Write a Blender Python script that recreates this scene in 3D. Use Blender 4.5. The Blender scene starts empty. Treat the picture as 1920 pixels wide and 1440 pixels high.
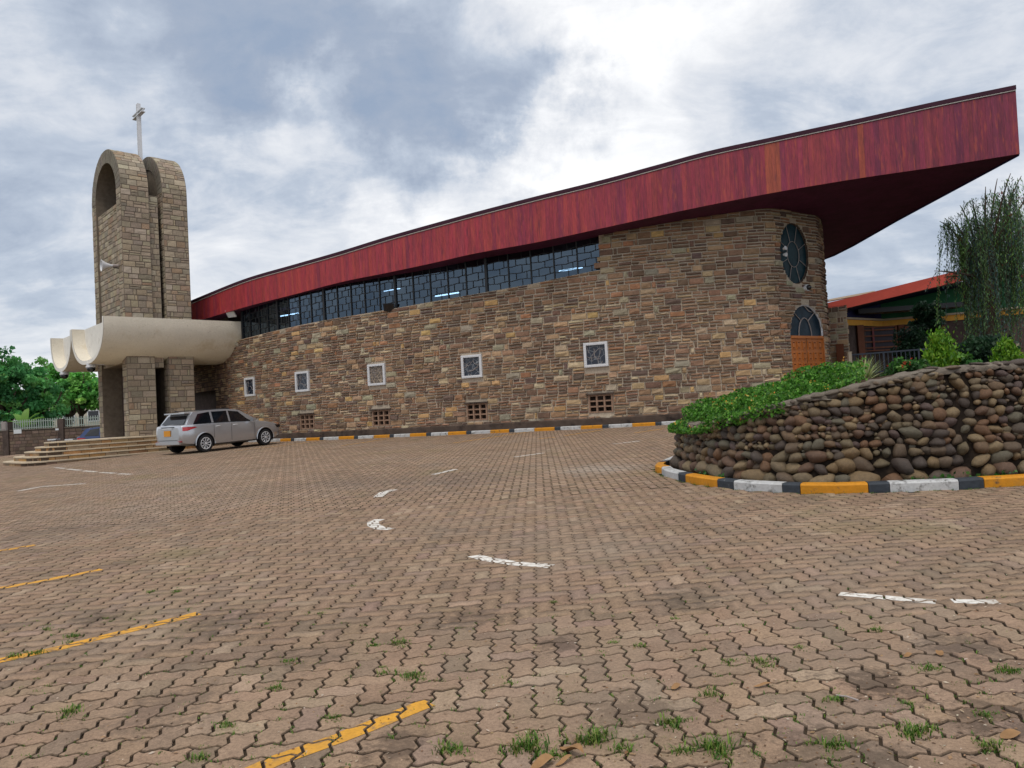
import bpy, bmesh, math, random
import numpy as np
from mathutils import Vector, Matrix
from mathutils.bvhtree import BVHTree
random.seed(7); np.random.seed(7)
SC = bpy.context.scene
COL = SC.collection
R = math.radians

# ------------------------------------------------------------------ camera
F_PX, CAM_Z, PITCH, ROLL = 1400.0, 1.32, math.atan(47 / 1400), math.atan(0.055)
CAM = Vector((0, 0, CAM_Z))
_F = Vector((0, math.cos(PITCH), math.sin(PITCH)))
_U0 = Vector((0, -math.sin(PITCH), math.cos(PITCH)))
_R0 = Vector((1, 0, 0))
_U = math.cos(ROLL) * _U0 + math.sin(ROLL) * _R0
_R = math.cos(ROLL) * _R0 - math.sin(ROLL) * _U0
cd = bpy.data.cameras.new('camera'); cam = bpy.data.objects.new('camera', cd); COL.objects.link(cam)
cd.sensor_width = 36; cd.lens = 36 * F_PX / 1920; cd.clip_end = 3000; cd.clip_start = 0.05
m = Matrix((_R, _U, -_F)).transposed().to_4x4(); m.translation = CAM
cam.matrix_world = m
SC.camera = cam

# ------------------------------------------------------------------ world: overcast sky with breaks
SUN_EL, SUN_AZ = R(66), R(192)          # azimuth measured from +Y towards +X
W = bpy.data.worlds.new('World'); SC.world = W; W.use_nodes = True
def ray(x, y):
    return (_F + _R * ((x - 960) / F_PX) + _U * ((720 - y) / F_PX))
def build_world():
    nt = W.node_tree; N = nt.nodes; L = nt.links
    for n in list(N): N.remove(n)
    def nd(t, **k):
        n = N.new(t)
        for a, b in k.items(): setattr(n, a, b)
        return n
    def mth(op, a, b=None, c=None, clamp=False):
        n = nd('ShaderNodeMath', operation=op, use_clamp=clamp)
        for i, v in enumerate((a, b, c)):
            if v is None: continue
            if isinstance(v, (int, float)): n.inputs[i].default_value = v
            else: L.new(v, n.inputs[i])
        return n.outputs[0]
    tc = nd('ShaderNodeTexCoord')
    sep = nd('ShaderNodeSeparateXYZ'); L.new(tc.outputs['Generated'], sep.inputs[0])
    zc = mth('ADD', mth('MAXIMUM', sep.outputs[2], 0.0), 0.30)
    cx = mth('DIVIDE', sep.outputs[0], zc); cy = mth('DIVIDE', sep.outputs[1], zc)
    comb = nd('ShaderNodeCombineXYZ'); L.new(cx, comb.inputs[0]); L.new(cy, comb.inputs[1])
    def noise(scale, detail, rough, dist, off, sx=1.0, sy=1.0):
        mp = nd('ShaderNodeMapping'); mp.inputs['Location'].default_value = off
        mp.inputs['Scale'].default_value = (sx, sy, 1)
        L.new(comb.outputs[0], mp.inputs[0])
        n = nd('ShaderNodeTexNoise'); L.new(mp.outputs[0], n.inputs['Vector'])
        n.inputs['Scale'].default_value = scale; n.inputs['Detail'].default_value = detail
        n.inputs['Roughness'].default_value = rough; n.inputs['Distortion'].default_value = dist
        return n.outputs['Fac']
    big = noise(1.15, 9, 0.56, 0.35, (3.1, 1.7, 0), 0.9, 1.0)
    fine = noise(3.9, 8, 0.6, 0.5, (9.0, 4.4, 0), 0.8, 1.0)
    wisp = noise(9.0, 6, 0.62, 0.8, (2.0, 7.0, 0), 0.7, 1.0)
    # places of thick cloud (-) and thin bright cloud (+), as directions of the sky
    blobs = [(480, 110, .24, -.20), (500, 330, .12, .16), (720, 370, .07, .22), (640, 70, .30, -.24), (900, 170, .15, -.30), (810, 290, .12, -.22), (985, 205, .10, -.26), (330, 60, .32, -.20), (700, 340, .07, -.12),
             (1150, 110, .12, .20), (1110, 290, .15, .24), (650, 200, .10, .30), (770, 380, .12, .22), (540, 215, .09, .20), (960, 330, .12, .16),
             (420, 420, .25, .16), (100, 270, .18, .10), (1300, 240, .20, .12), (60, 430, .16, -.16), (60, 545, .2, -.04), (1650, 90, .35, -.10),
             (1720, 430, .25, -.24), (1390, 110, .1, .08), (1700, 150, .12, .10), (1480, 170, .14, .10)]
    acc = mth('ADD', mth('MULTIPLY', mth('SUBTRACT', big, 0.5), 1.35), mth('MULTIPLY', mth('SUBTRACT', fine, 0.5), 1.05))
    acc = mth('ADD', acc, mth('MULTIPLY', mth('SUBTRACT', wisp, 0.5), 0.42))
    warp = nd('ShaderNodeTexNoise'); L.new(tc.outputs['Generated'], warp.inputs['Vector'])
    warp.inputs['Scale'].default_value = 6.0; warp.inputs['Detail'].default_value = 7; warp.inputs['Roughness'].default_value = .62
    wv = nd('ShaderNodeVectorMath', operation='MULTIPLY_ADD'); L.new(warp.outputs['Color'], wv.inputs[0])
    wv.inputs[1].default_value = (.36, .36, .36); 
    av = nd('ShaderNodeVectorMath', operation='SUBTRACT'); L.new(tc.outputs['Generated'], av.inputs[0]); av.inputs[1].default_value = (.18, .18, .18)
    L.new(av.outputs[0], wv.inputs[2])
    nrm = nd('ShaderNodeVectorMath', operation='NORMALIZE'); L.new(wv.outputs[0], nrm.inputs[0])
    for x, y, rad, amp in blobs:
        d = ray(x, y).normalized()
        dt = nd('ShaderNodeVectorMath', operation='DISTANCE'); L.new(nrm.outputs[0], dt.inputs[0]); dt.inputs[1].default_value = d
        mr = nd('ShaderNodeMapRange', interpolation_type='SMOOTHERSTEP'); L.new(dt.outputs['Value'], mr.inputs[0])
        mr.inputs[1].default_value = 0; mr.inputs[2].default_value = rad * 1.25; mr.inputs[3].default_value = amp; mr.inputs[4].default_value = 0
        acc = mth('ADD', acc, mr.outputs[0])
    t = mth('ADD', mth('MULTIPLY', acc, .92), 0.63, clamp=True)
    ramp = nd('ShaderNodeValToRGB'); L.new(t, ramp.inputs[0])
    el = ramp.color_ramp.elements
    el[0].position = 0.0; el[0].color = (.30, .375, .50, 1)
    el[1].position = 1.0; el[1].color = (1.06, 1.06, 1.05, 1)
    for p, c in ((.20, (.365, .425, .53, 1)), (.40, (.49, .55, .645, 1)), (.55, (.66, .695, .755, 1)), (.72, (.81, .825, .855, 1)), (.88, (.95, .955, .965, 1))):
        e = el.new(p); e.color = c
    sky = nd('ShaderNodeTexSky', sky_type='NISHITA'); sky.sun_disc = False
    sky.sun_elevation = SUN_EL; sky.sun_rotation = SUN_AZ; sky.air_density = 1; sky.dust_density = 2
    sm = nd('ShaderNodeVectorMath', operation='SCALE'); L.new(sky.outputs[0], sm.inputs[0]); sm.inputs['Scale'].default_value = 0.9
    bgc = nd('ShaderNodeBackground'); L.new(ramp.outputs[0], bgc.inputs[0]); bgc.inputs[1].default_value = 0.93
    bgs = nd('ShaderNodeBackground'); L.new(sm.outputs[0], bgs.inputs[0]); bgs.inputs[1].default_value = 0.09
    mix = nd('ShaderNodeMixShader'); mix.inputs[0].default_value = 0.88
    L.new(bgs.outputs[0], mix.inputs[1]); L.new(bgc.outputs[0], mix.inputs[2])
    out = nd('ShaderNodeOutputWorld'); L.new(mix.outputs[0], out.inputs[0])
build_world()
W.cycles.sampling_method = 'MANUAL'; W.cycles.sample_map_resolution = 512

sd = bpy.data.lights.new('sun', 'SUN'); sd.energy = 1.5; sd.angle = R(22); sd.color = (1, .92, .80)
so = bpy.data.objects.new('sun', sd); COL.objects.link(so)
sdir = Vector((math.sin(SUN_AZ) * math.cos(SUN_EL), math.cos(SUN_AZ) * math.cos(SUN_EL), math.sin(SUN_EL)))
so.rotation_euler = sdir.to_track_quat('Z', 'Y').to_euler()
SC.view_settings.view_transform = 'Standard'; SC.view_settings.look = 'None'
SC.view_settings.exposure = 0.30; SC.view_settings.gamma = 1.0; SC.view_settings.use_curve_mapping = False
SC.render.engine = 'CYCLES'
try:
    SC.cycles.use_denoising = True; SC.cycles.max_bounces = 6; SC.cycles.diffuse_bounces = 3; SC.cycles.transparent_max_bounces = 8
    SC.cycles.caustics_reflective = False; SC.cycles.caustics_refractive = False
except Exception: pass

# ------------------------------------------------------------------ measuring helpers
def P(x, y, Y):                      # the point seen at photo pixel (x, y) at distance Y in front
    d = ray(x, y); return CAM + d * (Y / d.y)
SX, SY = 0.012, 0.0205
def plane_z(x, y): return SY * y + SX * x
def gz(x, y):
    yy = y if y < 34 else 34 + 4 * (1 - math.exp(-(y - 34) / 4))
    xx = max(-60, min(x, 14))
    if xx < -19: xx = -19
    z = SY * yy + SX * xx
    if x < -18.5: z -= min(.55, .075 * (-18.5 - x))
    return z
def G(x, y):                         # the point of the paved slope seen at pixel (x, y)
    d = ray(x, y)
    t = (-CAM_Z) / (d.z - SX * d.x - SY * d.y)
    return CAM + d * t
def proj(v):
    d = Vector(v) - CAM; w = d.dot(_F)
    return 960 + F_PX * d.dot(_R) / w, 720 - F_PX * d.dot(_U) / w

# ------------------------------------------------------------------ object helpers
def tag(o, label=None, cat=None, group=None, kind=None):
    if label: o['label'] = label
    if cat: o['category'] = cat
    if group: o['group'] = group
    if kind: o['kind'] = kind
    return o
def empty(name, loc, label=None, cat=None, group=None, kind=None):
    o = bpy.data.objects.new(name, None); COL.objects.link(o); o.location = loc; o.empty_display_size = .3
    return tag(o, label, cat, group, kind)
def link(name, me, parent=None):
    o = bpy.data.objects.new(name, me); COL.objects.link(o)
    if parent is not None:
        o.parent = parent
        if parent.type == 'EMPTY': o.location = -parent.location     # meshes are written in world coordinates
    return o
def setcol(me, cols):
    a = me.color_attributes.new('Col', 'FLOAT_COLOR', 'POINT')
    c = np.ones((len(me.vertices), 4), dtype=np.float32); c[:, :3] = np.asarray(cols, dtype=np.float32)
    a.data.foreach_set('color', c.ravel())
def obj(name, verts, faces, mat, parent=None, cols=None, smooth=False, angle=None):
    me = bpy.data.meshes.new(name); me.from_pydata([tuple(v) for v in verts], [], [tuple(f) for f in faces])
    if mat is not None: me.materials.append(mat)
    if cols is not None:
        if len(cols) == 3 and not hasattr(cols[0], '__len__'): cols = [cols] * len(verts)
        setcol(me, cols)
    if smooth:
        me.shade_smooth()
        if angle: me.set_sharp_from_angle(angle=R(angle))
    return link(name, me, parent)
def np_mesh(name, V, loops, starts, totals, mat, parent=None, cols=None, smooth=False):
    me = bpy.data.meshes.new(name)
    me.vertices.add(len(V)); me.vertices.foreach_set('co', np.asarray(V, dtype=np.float32).ravel())
    me.loops.add(len(loops)); me.loops.foreach_set('vertex_index', np.asarray(loops, dtype=np.int32))
    me.polygons.add(len(starts)); me.polygons.foreach_set('loop_start', np.asarray(starts, dtype=np.int32))
    me.polygons.foreach_set('loop_total', np.asarray(totals, dtype=np.int32))
    me.update(calc_edges=True); me.validate()
    if mat: me.materials.append(mat)
    if cols is not None: setcol(me, cols)
    if smooth: me.shade_smooth()
    return link(name, me, parent)
class MB:
    def __init__(s): s.v = []; s.f = []; s.c = []
    def add(s, v, f, c=None):
        b = len(s.v); s.v += [Vector(p) for p in v]; s.f += [tuple(i + b for i in q) for q in f]
        s.c += [c or (1, 1, 1)] * len(v); return s
    def box(s, o, ax, ay, az, c=None):         # corner + three edge vectors
        o, ax, ay, az = Vector(o), Vector(ax), Vector(ay), Vector(az)
        v = [o, o + ax, o + ax + ay, o + ay, o + az, o + ax + az, o + ax + ay + az, o + ay + az]
        return s.add(v, [(0, 3, 2, 1), (4, 5, 6, 7), (0, 1, 5, 4), (1, 2, 6, 5), (2, 3, 7, 6), (3, 0, 4, 7)], c)
    def cbox(s, c0, dx, dy, dz, ax=(1, 0, 0), ay=(0, 1, 0), az=(0, 0, 1), c=None):   # centre, sizes, axes
        ax, ay, az = Vector(ax) * dx, Vector(ay) * dy, Vector(az) * dz
        return s.box(Vector(c0) - ax / 2 - ay / 2 - az / 2, ax, ay, az, c)
    def tube(s, pts, r, n=6, c=None, cap=True):
        pts = [Vector(p) for p in pts]; rs = r if isinstance(r, (list, tuple)) else [r] * len(pts)
        V = []; Fc = []
        for i, p in enumerate(pts):
            d = (pts[min(i + 1, len(pts) - 1)] - pts[max(i - 1, 0)]).normalized()
            a = d.orthogonal().normalized() if i == 0 else (pa - d * pa.dot(d)).normalized()
            pa = a; b = d.cross(a)
            V += [p + (a * math.cos(t) + b * math.sin(t)) * rs[i] for t in [2 * math.pi * k / n for k in range(n)]]
        for i in range(len(pts) - 1):
            for k in range(n):
                Fc.append((i * n + k, i * n + (k + 1) % n, (i + 1) * n + (k + 1) % n, (i + 1) * n + k))
        if cap: Fc += [tuple(range(n - 1, -1, -1)), tuple(range((len(pts) - 1) * n, len(pts) * n))]
        return s.add(V, Fc, c)
    def prism(s, poly, d, c=None):             # closed planar outline pushed along d
        n = len(poly); d = Vector(d); v = [Vector(p) for p in poly]; v += [p + d for p in v]
        f = [tuple(range(n - 1, -1, -1)), tuple(range(n, 2 * n))] + [(i, (i + 1) % n, n + (i + 1) % n, n + i) for i in range(n)]
        return s.add(v, f, c)
    def build(s, name, mat, parent=None, col=False, smooth=False, angle=None):
        return obj(name, s.v, s.f, mat, parent, s.c if col else None, smooth, angle)
def resample(pts, step):
    pts = [Vector(p) for p in pts]
    out = []
    n = len(pts)
    for i in range(n - 1):
        p0, p1, p2, p3 = pts[max(i - 1, 0)], pts[i], pts[i + 1], pts[min(i + 2, n - 1)]
        for k in range(24):
            t = k / 24
            out.append(0.5 * ((2 * p1) + (p2 - p0) * t + (2 * p0 - 5 * p1 + 4 * p2 - p3) * t * t + (3 * p1 - p0 - 3 * p2 + p3) * t ** 3))
    out.append(pts[-1])
    return Curve(out)
class Curve:                                   # plan curve with arc length
    def __init__(s, pts):
        s.p = pts; s.l = [0]
        for a, b in zip(pts, pts[1:]): s.l.append(s.l[-1] + (Vector(b).xy - Vector(a).xy).length)
        s.L = s.l[-1]; s.la = np.array(s.l)
    def at(s, t):
        t = max(0, min(s.L, t)); i = min(int(np.searchsorted(s.la, t, side='right')) - 1, len(s.p) - 2); i = max(i, 0)
        d = s.l[i + 1] - s.l[i]; k = (t - s.l[i]) / d if d > 1e-9 else 0
        return s.p[i].lerp(s.p[i + 1], k)
    def tan(s, t):
        d = (s.at(min(t + .12, s.L)) - s.at(max(t - .12, 0))); d.z = 0; return d.normalized()
    def find_px(s, x):                          # arc length whose point stands at photo column x
        if not hasattr(s, 'px'): s.px = np.array([proj(s.at(k * .02) + Vector((0, 0, 3 if s.p[0].z == 0 else 0)))[0] for k in range(int(s.L / .02) + 1)])
        return float(np.argmin(np.abs(s.px - x))) * .02
def inpoly(x, y, poly):
    c = False; n = len(poly); j = n - 1
    for i in range(n):
        xi, yi = poly[i][0], poly[i][1]; xj, yj = poly[j][0], poly[j][1]
        if (yi > y) != (yj > y) and x < (xj - xi) * (y - yi) / (yj - yi) + xi: c = not c
        j = i
    return c

# ------------------------------------------------------------------ materials
def mat(name, base, rough=.8, spec=.5, metal=0, attr=False, noise=None, bump=None, rnd=None, stain=None, emit=None, stretch=None, trans=0, coat=0, ramp=None):
    """noise=(scale, amount) lightens/darkens; bump=(scale, strength); rnd=amount of value change per object and island;
    stain=(scale, colour, low, high); ramp=list of colours picked per object and island"""
    m = bpy.data.materials.new(name); m.use_nodes = True
    nt = m.node_tree; N = nt.nodes; L = nt.links; b = N['Principled BSDF']
    b.inputs['Roughness'].default_value = rough; b.inputs['Metallic'].default_value = metal
    b.inputs['Specular IOR Level'].default_value = spec
    if coat: b.inputs['Coat Weight'].default_value = coat; b.inputs['Coat Roughness'].default_value = .05
    col = None
    if attr:
        a = N.new('ShaderNodeVertexColor'); a.layer_name = 'Col'; col = a.outputs[0]
        if base is not None:
            mx = N.new('ShaderNodeMix'); mx.data_type = 'RGBA'; mx.blend_type = 'MULTIPLY'; mx.inputs[0].default_value = 1
            L.new(col, mx.inputs[6]); mx.inputs[7].default_value = (*base, 1); col = mx.outputs[2]
    tcn = N.new('ShaderNodeTexCoord'); vec = tcn.outputs['Object']
    if stretch:
        mp = N.new('ShaderNodeMapping'); mp.inputs['Scale'].default_value = stretch; L.new(vec, mp.inputs[0]); svec = mp.outputs[0]
    else: svec = vec
    def nz(scale, detail=5, rough_=.6, v=None):
        n = N.new('ShaderNodeTexNoise'); n.inputs['Scale'].default_value = scale; n.inputs['Detail'].default_value = detail
        n.inputs['Roughness'].default_value = rough_; L.new(v or svec, n.inputs['Vector']); return n.outputs['Fac']
    def rand():
        oi = N.new('ShaderNodeObjectInfo'); ge = N.new('ShaderNodeNewGeometry')
        ad = N.new('ShaderNodeMath'); ad.operation = 'ADD'; L.new(oi.outputs['Random'], ad.inputs[0]); L.new(ge.outputs['Random Per Island'], ad.inputs[1])
        fr = N.new('ShaderNodeMath'); fr.operation = 'FRACT'; L.new(ad.outputs[0], fr.inputs[0]); return fr.outputs[0]
    if ramp:
        r = N.new('ShaderNodeValToRGB'); L.new(rand(), r.inputs[0]); r.color_ramp.interpolation = 'CONSTANT'
        for i, c in enumerate(ramp):
            e = r.color_ramp.elements[i] if i < 2 else r.color_ramp.elements.new(i / len(ramp))
            e.position = i / len(ramp); e.color = (*c, 1)
        col = r.outputs[0]
    if col is None:
        rgb = N.new('ShaderNodeRGB'); rgb.outputs[0].default_value = (*base, 1); col = rgb.outputs[0]
    def hsv(fac, lo, hi):
        nonlocal col
        mr = N.new('ShaderNodeMapRange'); L.new(fac, mr.inputs[0]); mr.inputs[1].default_value = .25; mr.inputs[2].default_value = .75
        mr.inputs[3].default_value = lo; mr.inputs[4].default_value = hi
        h = N.new('ShaderNodeHueSaturation'); L.new(col, h.inputs['Color']); L.new(mr.outputs[0], h.inputs['Value']); col = h.outputs[0]
    if noise:
        for sc_, am in ([noise] if not isinstance(noise[0], tuple) else noise): hsv(nz(sc_), 1 - am, 1 + am)
    if rnd: hsv(rand(), 1 - rnd, 1 + rnd)
    if stain:
        for sc_, c, lo, hi in ([stain] if not isinstance(stain[0], tuple) else stain):
            f = nz(sc_, 7, .68)
            mr = N.new('ShaderNodeMapRange'); L.new(f, mr.inputs[0]); mr.inputs[1].default_value = lo; mr.inputs[2].default_value = hi
            mx = N.new('ShaderNodeMix'); mx.data_type = 'RGBA'; L.new(mr.outputs[0], mx.inputs[0]); L.new(col, mx.inputs[6]); mx.inputs[7].default_value = (*c, 1)
            col = mx.outputs[2]
    L.new(col, b.inputs['Base Color'])
    if bump:
        prev = None
        for sc_, st in ([bump] if not isinstance(bump[0], tuple) else bump):
            bp = N.new('ShaderNodeBump'); bp.inputs['Strength'].default_value = st; bp.inputs['Distance'].default_value = .02
            L.new(nz(sc_, 6, .65), bp.inputs['Height'])
            if prev: L.new(prev, bp.inputs['Normal'])
            prev = bp.outputs[0]
        L.new(prev, b.inputs['Normal'])
    if emit: b.inputs['Emission Color'].default_value = (*emit[0], 1); b.inputs['Emission Strength'].default_value = emit[1]
    if trans:
        t = N.new('ShaderNodeBsdfTranslucent'); L.new(col, t.inputs[0]); mx = N.new('ShaderNodeMixShader'); mx.inputs[0].default_value = trans
        L.new(b.outputs[0], mx.inputs[1]); L.new(t.outputs[0], mx.inputs[2]); L.new(mx.outputs[0], N['Material Output'].inputs[0])
    return m
M = dict(
    paver=mat('paver_concrete', None, .92, .2, attr=True, noise=((1.1, .14), (9, .16), (70, .30), (260, .25)), bump=((60, .45), (220, .4)),
              stain=((.9, (.115, .082, .060), .57, .82), (2.6, (.075, .052, .038), .64, .78), (.5, (.21, .185, .095), .56, .82), (.23, (.30, .24, .19), .5, .75))),
    joint=mat('joint_sand', (.050, .036, .025), .98, .1, noise=(14, .4), bump=(40, .5), stain=((3.0, (.07, .085, .03), .56, .7),)),
    soil=mat('soil', (.055, .035, .024), .98, .1, noise=(8, .4), bump=(30, .8)),
    yellow=mat('yellow_paint', (.60, .30, .035), .75, .3, noise=((5, .14), (60, .2)), stain=((13, (.19, .13, .08), .52, .66), (2.2, (.42, .22, .05), .5, .75)), bump=(90, .2)),
    white_line=mat('white_road_paint', (.68, .66, .62), .8, .3, noise=(30, .2), stain=((16, (.24, .18, .14), .52, .64), (3, (.45, .41, .36), .5, .72)), bump=(90, .2)),
    kerb_yellow=mat('kerb_yellow_paint', (.54, .225, .012), .7, .3, noise=((3, .12), (30, .15)), stain=((9, (.10, .07, .05), .58, .68), (2.5, (.36, .20, .05), .55, .75)), bump=(40, .3)),
    kerb_white=mat('kerb_white_paint', (.46, .47, .48), .75, .3, noise=((3, .1), (30, .15)), stain=((8, (.09, .085, .08), .54, .66), (2.5, (.33, .32, .30), .52, .72)), bump=(40, .3)),
    kerb_black=mat('kerb_dark_paint', (.035, .043, .055), .7, .3, noise=(20, .3), stain=((10, (.2, .2, .2), .64, .72),), bump=(40, .3)),
    stone=mat('wall_stone', None, .92, .2, attr=True, noise=((6, .22), (45, .25)), bump=((22, .6), (90, .4)), stain=((.8, (.085, .060, .050), .56, .84),)),
    mortar=mat('mortar', (.42, .355, .28), .95, .2, noise=(20, .25), bump=(60, .4)),
    plinth=mat('plinth_render', (.085, .062, .05), .95, .2, noise=(2.5, .35), bump=(25, .5), stain=((2.2, (.03, .022, .02), .5, .68), (6, (.16, .11, .08), .62, .7))),
    tower=mat('tower_stone', None, .92, .2, attr=True, noise=((2.2, .16), (30, .22)), bump=((20, .5), (80, .4))),
    tower_core=mat('tower_mortar', (.17, .14, .11), .95, .2, noise=(6, .25), bump=(30, .4)),
    board=mat('red_fascia_board', None, .55, .4, attr=True, noise=((1.2, .25), (7, .35)), stretch=(6, 6, .7), bump=(20, .12),
              stain=((1.6, (.07, .012, .032), .55, .76), (2.4, (.38, .075, .030), .53, .78))),
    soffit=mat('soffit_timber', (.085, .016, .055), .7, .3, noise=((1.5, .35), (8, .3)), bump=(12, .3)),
    roofsheet=mat('roof_edge_metal', (.045, .014, .028), .8, .2, noise=(3, .2)),
    trimwhite=mat('white_trim', (.72, .66, .62), .6, .4),
    plaster=mat('white_plaster', (.70, .65, .55), .85, .3, noise=((1.2, .06), (16, .05)), bump=((13, .9), (34, .6)), stain=((.9, (.50, .41, .27), .56, .80), (4, (.24, .20, .14), .66, .80), (11, (.30, .26, .2), .60, .78))),
    plaster_white=mat('bright_plaster', (.72, .70, .66), .85, .3, noise=(3, .08), bump=(30, .3), stain=((2.5, (.42, .38, .32), .62, .76),)),
    glass=None, cobble=mat('river_cobble', None, .6, .5, ramp=[(.105, .072, .046), (.135, .085, .048), (.074, .055, .040), (.17, .115, .058), (.115, .066, .042), (.155, .115, .068), (.060, .044, .036), (.20, .145, .080), (.105, .092, .064), (.14, .074, .038), (.085, .056, .050), (.13, .100, .058)],
                           noise=((5, .28), (34, .32)), bump=((10, .4), (50, .5))),
    wallcore=mat('cobble_mortar', (.020, .015, .012), .97, .1, noise=((3, .4), (18, .3)), bump=((14, .9), (50, .5)), stain=((4, (.065, .042, .028), .58, .74),)),
    capstone=mat('cap_stone', None, .9, .3, ramp=[(.15, .125, .10), (.19, .165, .135), (.12, .095, .078), (.22, .19, .155), (.10, .08, .07), (.16, .12, .085)], noise=((4, .25), (30, .3)), bump=((12, .6), (45, .6))),
    cap=mat('wall_cap_mortar', (.17, .145, .12), .95, .2, noise=((3, .25), (25, .25)), bump=((9, .9), (40, .6)), stain=((3, (.06, .05, .04), .5, .7),)),
    door=mat('varnished_door', (.44, .135, .022), .5, .5, noise=(3, .15), stretch=(5, 5, .8), bump=(18, .1)),
    doordark=mat('door_panel_groove', (.13, .035, .01), .6, .4, noise=(6, .2)),
    iron=mat('dark_iron', (.012, .014, .018), .5, .5),
    lead=mat('grey_bar', (.30, .26, .25), .6, .5),
    ventbrown=mat('vent_block', (.27, .175, .125), .9, .2, noise=(12, .25), bump=(30, .4)),
    dark=mat('dark_void', (.006, .006, .008), .9, .1),
    inner=mat('church_inner', (.03, .03, .035), .9, .1),
    steel=mat('white_steel', (.62, .63, .66), .45, .5, noise=(8, .06)),
    step=mat('step_stone', None, .9, .2, attr=True, noise=((3, .2), (30, .2)), bump=((20, .5), (80, .3)), stain=((5, (.06, .045, .035), .6, .74),)),
    leaf=mat('leaf', None, .55, .35, attr=True, trans=.38),
    bark=mat('bark', (.07, .05, .038), .95, .1, noise=(12, .35), bump=(18, .8)),
    drybrown=mat('dry_leaf', (.28, .16, .075), .8, .2, noise=(20, .3)),
    tube=mat('lit_tube', (.9, .95, 1), .5, emit=((.85, 1, .98), 5)),
    redfascia=mat('red_painted_fascia', (.42, .052, .03), .6, .4, noise=((1.5, .12), (20, .1))),
    yellowwall=mat('yellow_ochre_band', (.78, .40, .07), .8, .3, noise=(3, .12)),
    creamtrim=mat('cream_trim', (.52, .44, .33), .8, .3, noise=(4, .1)),
    greenwall=mat('green_gable', (.03, .15, .065), .8, .3, noise=(2, .15)),
    bluesoffit=mat('blue_soffit', (.015, .017, .075), .75, .3, noise=(3, .2)),
    brownpost=mat('brown_post', (.17, .068, .04), .85, .3, noise=(5, .2), bump=(20, .3)),
    darkstone=mat('dark_rubble_wall', (.085, .062, .055), .95, .2, noise=((3, .3), (20, .3)), bump=((9, .8), (40, .5))),
    blockwall=mat('boundary_block', None, .95, .2, attr=True, noise=((3, .25), (25, .2)), bump=(25, .6)),
    rail=mat('pale_railing', (.30, .35, .32), .6, .4),
    railblue=mat('dark_blue_railing', (.035, .05, .075), .5, .5),
    palewall=mat('pale_house_wall', (.5, .45, .38), .85, .3, noise=(1.5, .12)),
    tile=mat('house_roof', (.22, .12, .09), .8, .3, noise=(4, .2)),
    grassm=mat('grass_blade', None, .6, .3, attr=True, trans=.25),
)
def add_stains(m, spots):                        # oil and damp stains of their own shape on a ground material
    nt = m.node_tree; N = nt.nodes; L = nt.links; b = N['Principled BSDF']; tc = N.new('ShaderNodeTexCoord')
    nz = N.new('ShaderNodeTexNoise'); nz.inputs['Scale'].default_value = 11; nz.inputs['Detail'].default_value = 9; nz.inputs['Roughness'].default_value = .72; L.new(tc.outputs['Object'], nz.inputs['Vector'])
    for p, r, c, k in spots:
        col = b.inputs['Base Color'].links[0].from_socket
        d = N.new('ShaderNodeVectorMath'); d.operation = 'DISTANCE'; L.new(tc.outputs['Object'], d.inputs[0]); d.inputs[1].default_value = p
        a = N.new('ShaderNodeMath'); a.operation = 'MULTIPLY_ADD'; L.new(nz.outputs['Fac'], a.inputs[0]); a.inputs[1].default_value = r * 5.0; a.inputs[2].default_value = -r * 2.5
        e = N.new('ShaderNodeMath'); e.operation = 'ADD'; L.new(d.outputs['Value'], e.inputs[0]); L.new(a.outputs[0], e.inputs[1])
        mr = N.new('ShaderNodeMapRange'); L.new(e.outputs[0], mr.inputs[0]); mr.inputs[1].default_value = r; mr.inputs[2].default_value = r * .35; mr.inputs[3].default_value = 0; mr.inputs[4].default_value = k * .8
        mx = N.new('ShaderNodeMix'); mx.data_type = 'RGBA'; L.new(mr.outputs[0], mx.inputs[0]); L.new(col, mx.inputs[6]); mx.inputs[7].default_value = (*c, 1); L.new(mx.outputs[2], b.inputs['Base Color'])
def glass_mat(name, tint, gloss=.16):
    m = bpy.data.materials.new(name); m.use_nodes = True; nt = m.node_tree; N = nt.nodes; L = nt.links
    N.remove(N['Principled BSDF'])
    t = N.new('ShaderNodeBsdfTransparent'); t.inputs[0].default_value = (*tint, 1)
    g = N.new('ShaderNodeBsdfGlossy'); g.inputs['Roughness'].default_value = .03; g.inputs[0].default_value = (.58, .78, 1, 1)
    lw = N.new('ShaderNodeFresnel'); lw.inputs[0].default_value = 1.22
    ad = N.new('ShaderNodeMath'); ad.operation = 'ADD'; ad.inputs[1].default_value = gloss; ad.use_clamp = True; L.new(lw.outputs[0], ad.inputs[0])
    mx = N.new('ShaderNodeMixShader'); L.new(ad.outputs[0], mx.inputs[0]); L.new(t.outputs[0], mx.inputs[1]); L.new(g.outputs[0], mx.inputs[2])
    L.new(mx.outputs[0], N['Material Output'].inputs[0]); return m
M['glass'] = glass_mat('clear_dark_glass', (.14, .20, .30), .115)
M['carglass'] = mat('car_glass', (.006, .007, .010), .06, .7)
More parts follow.
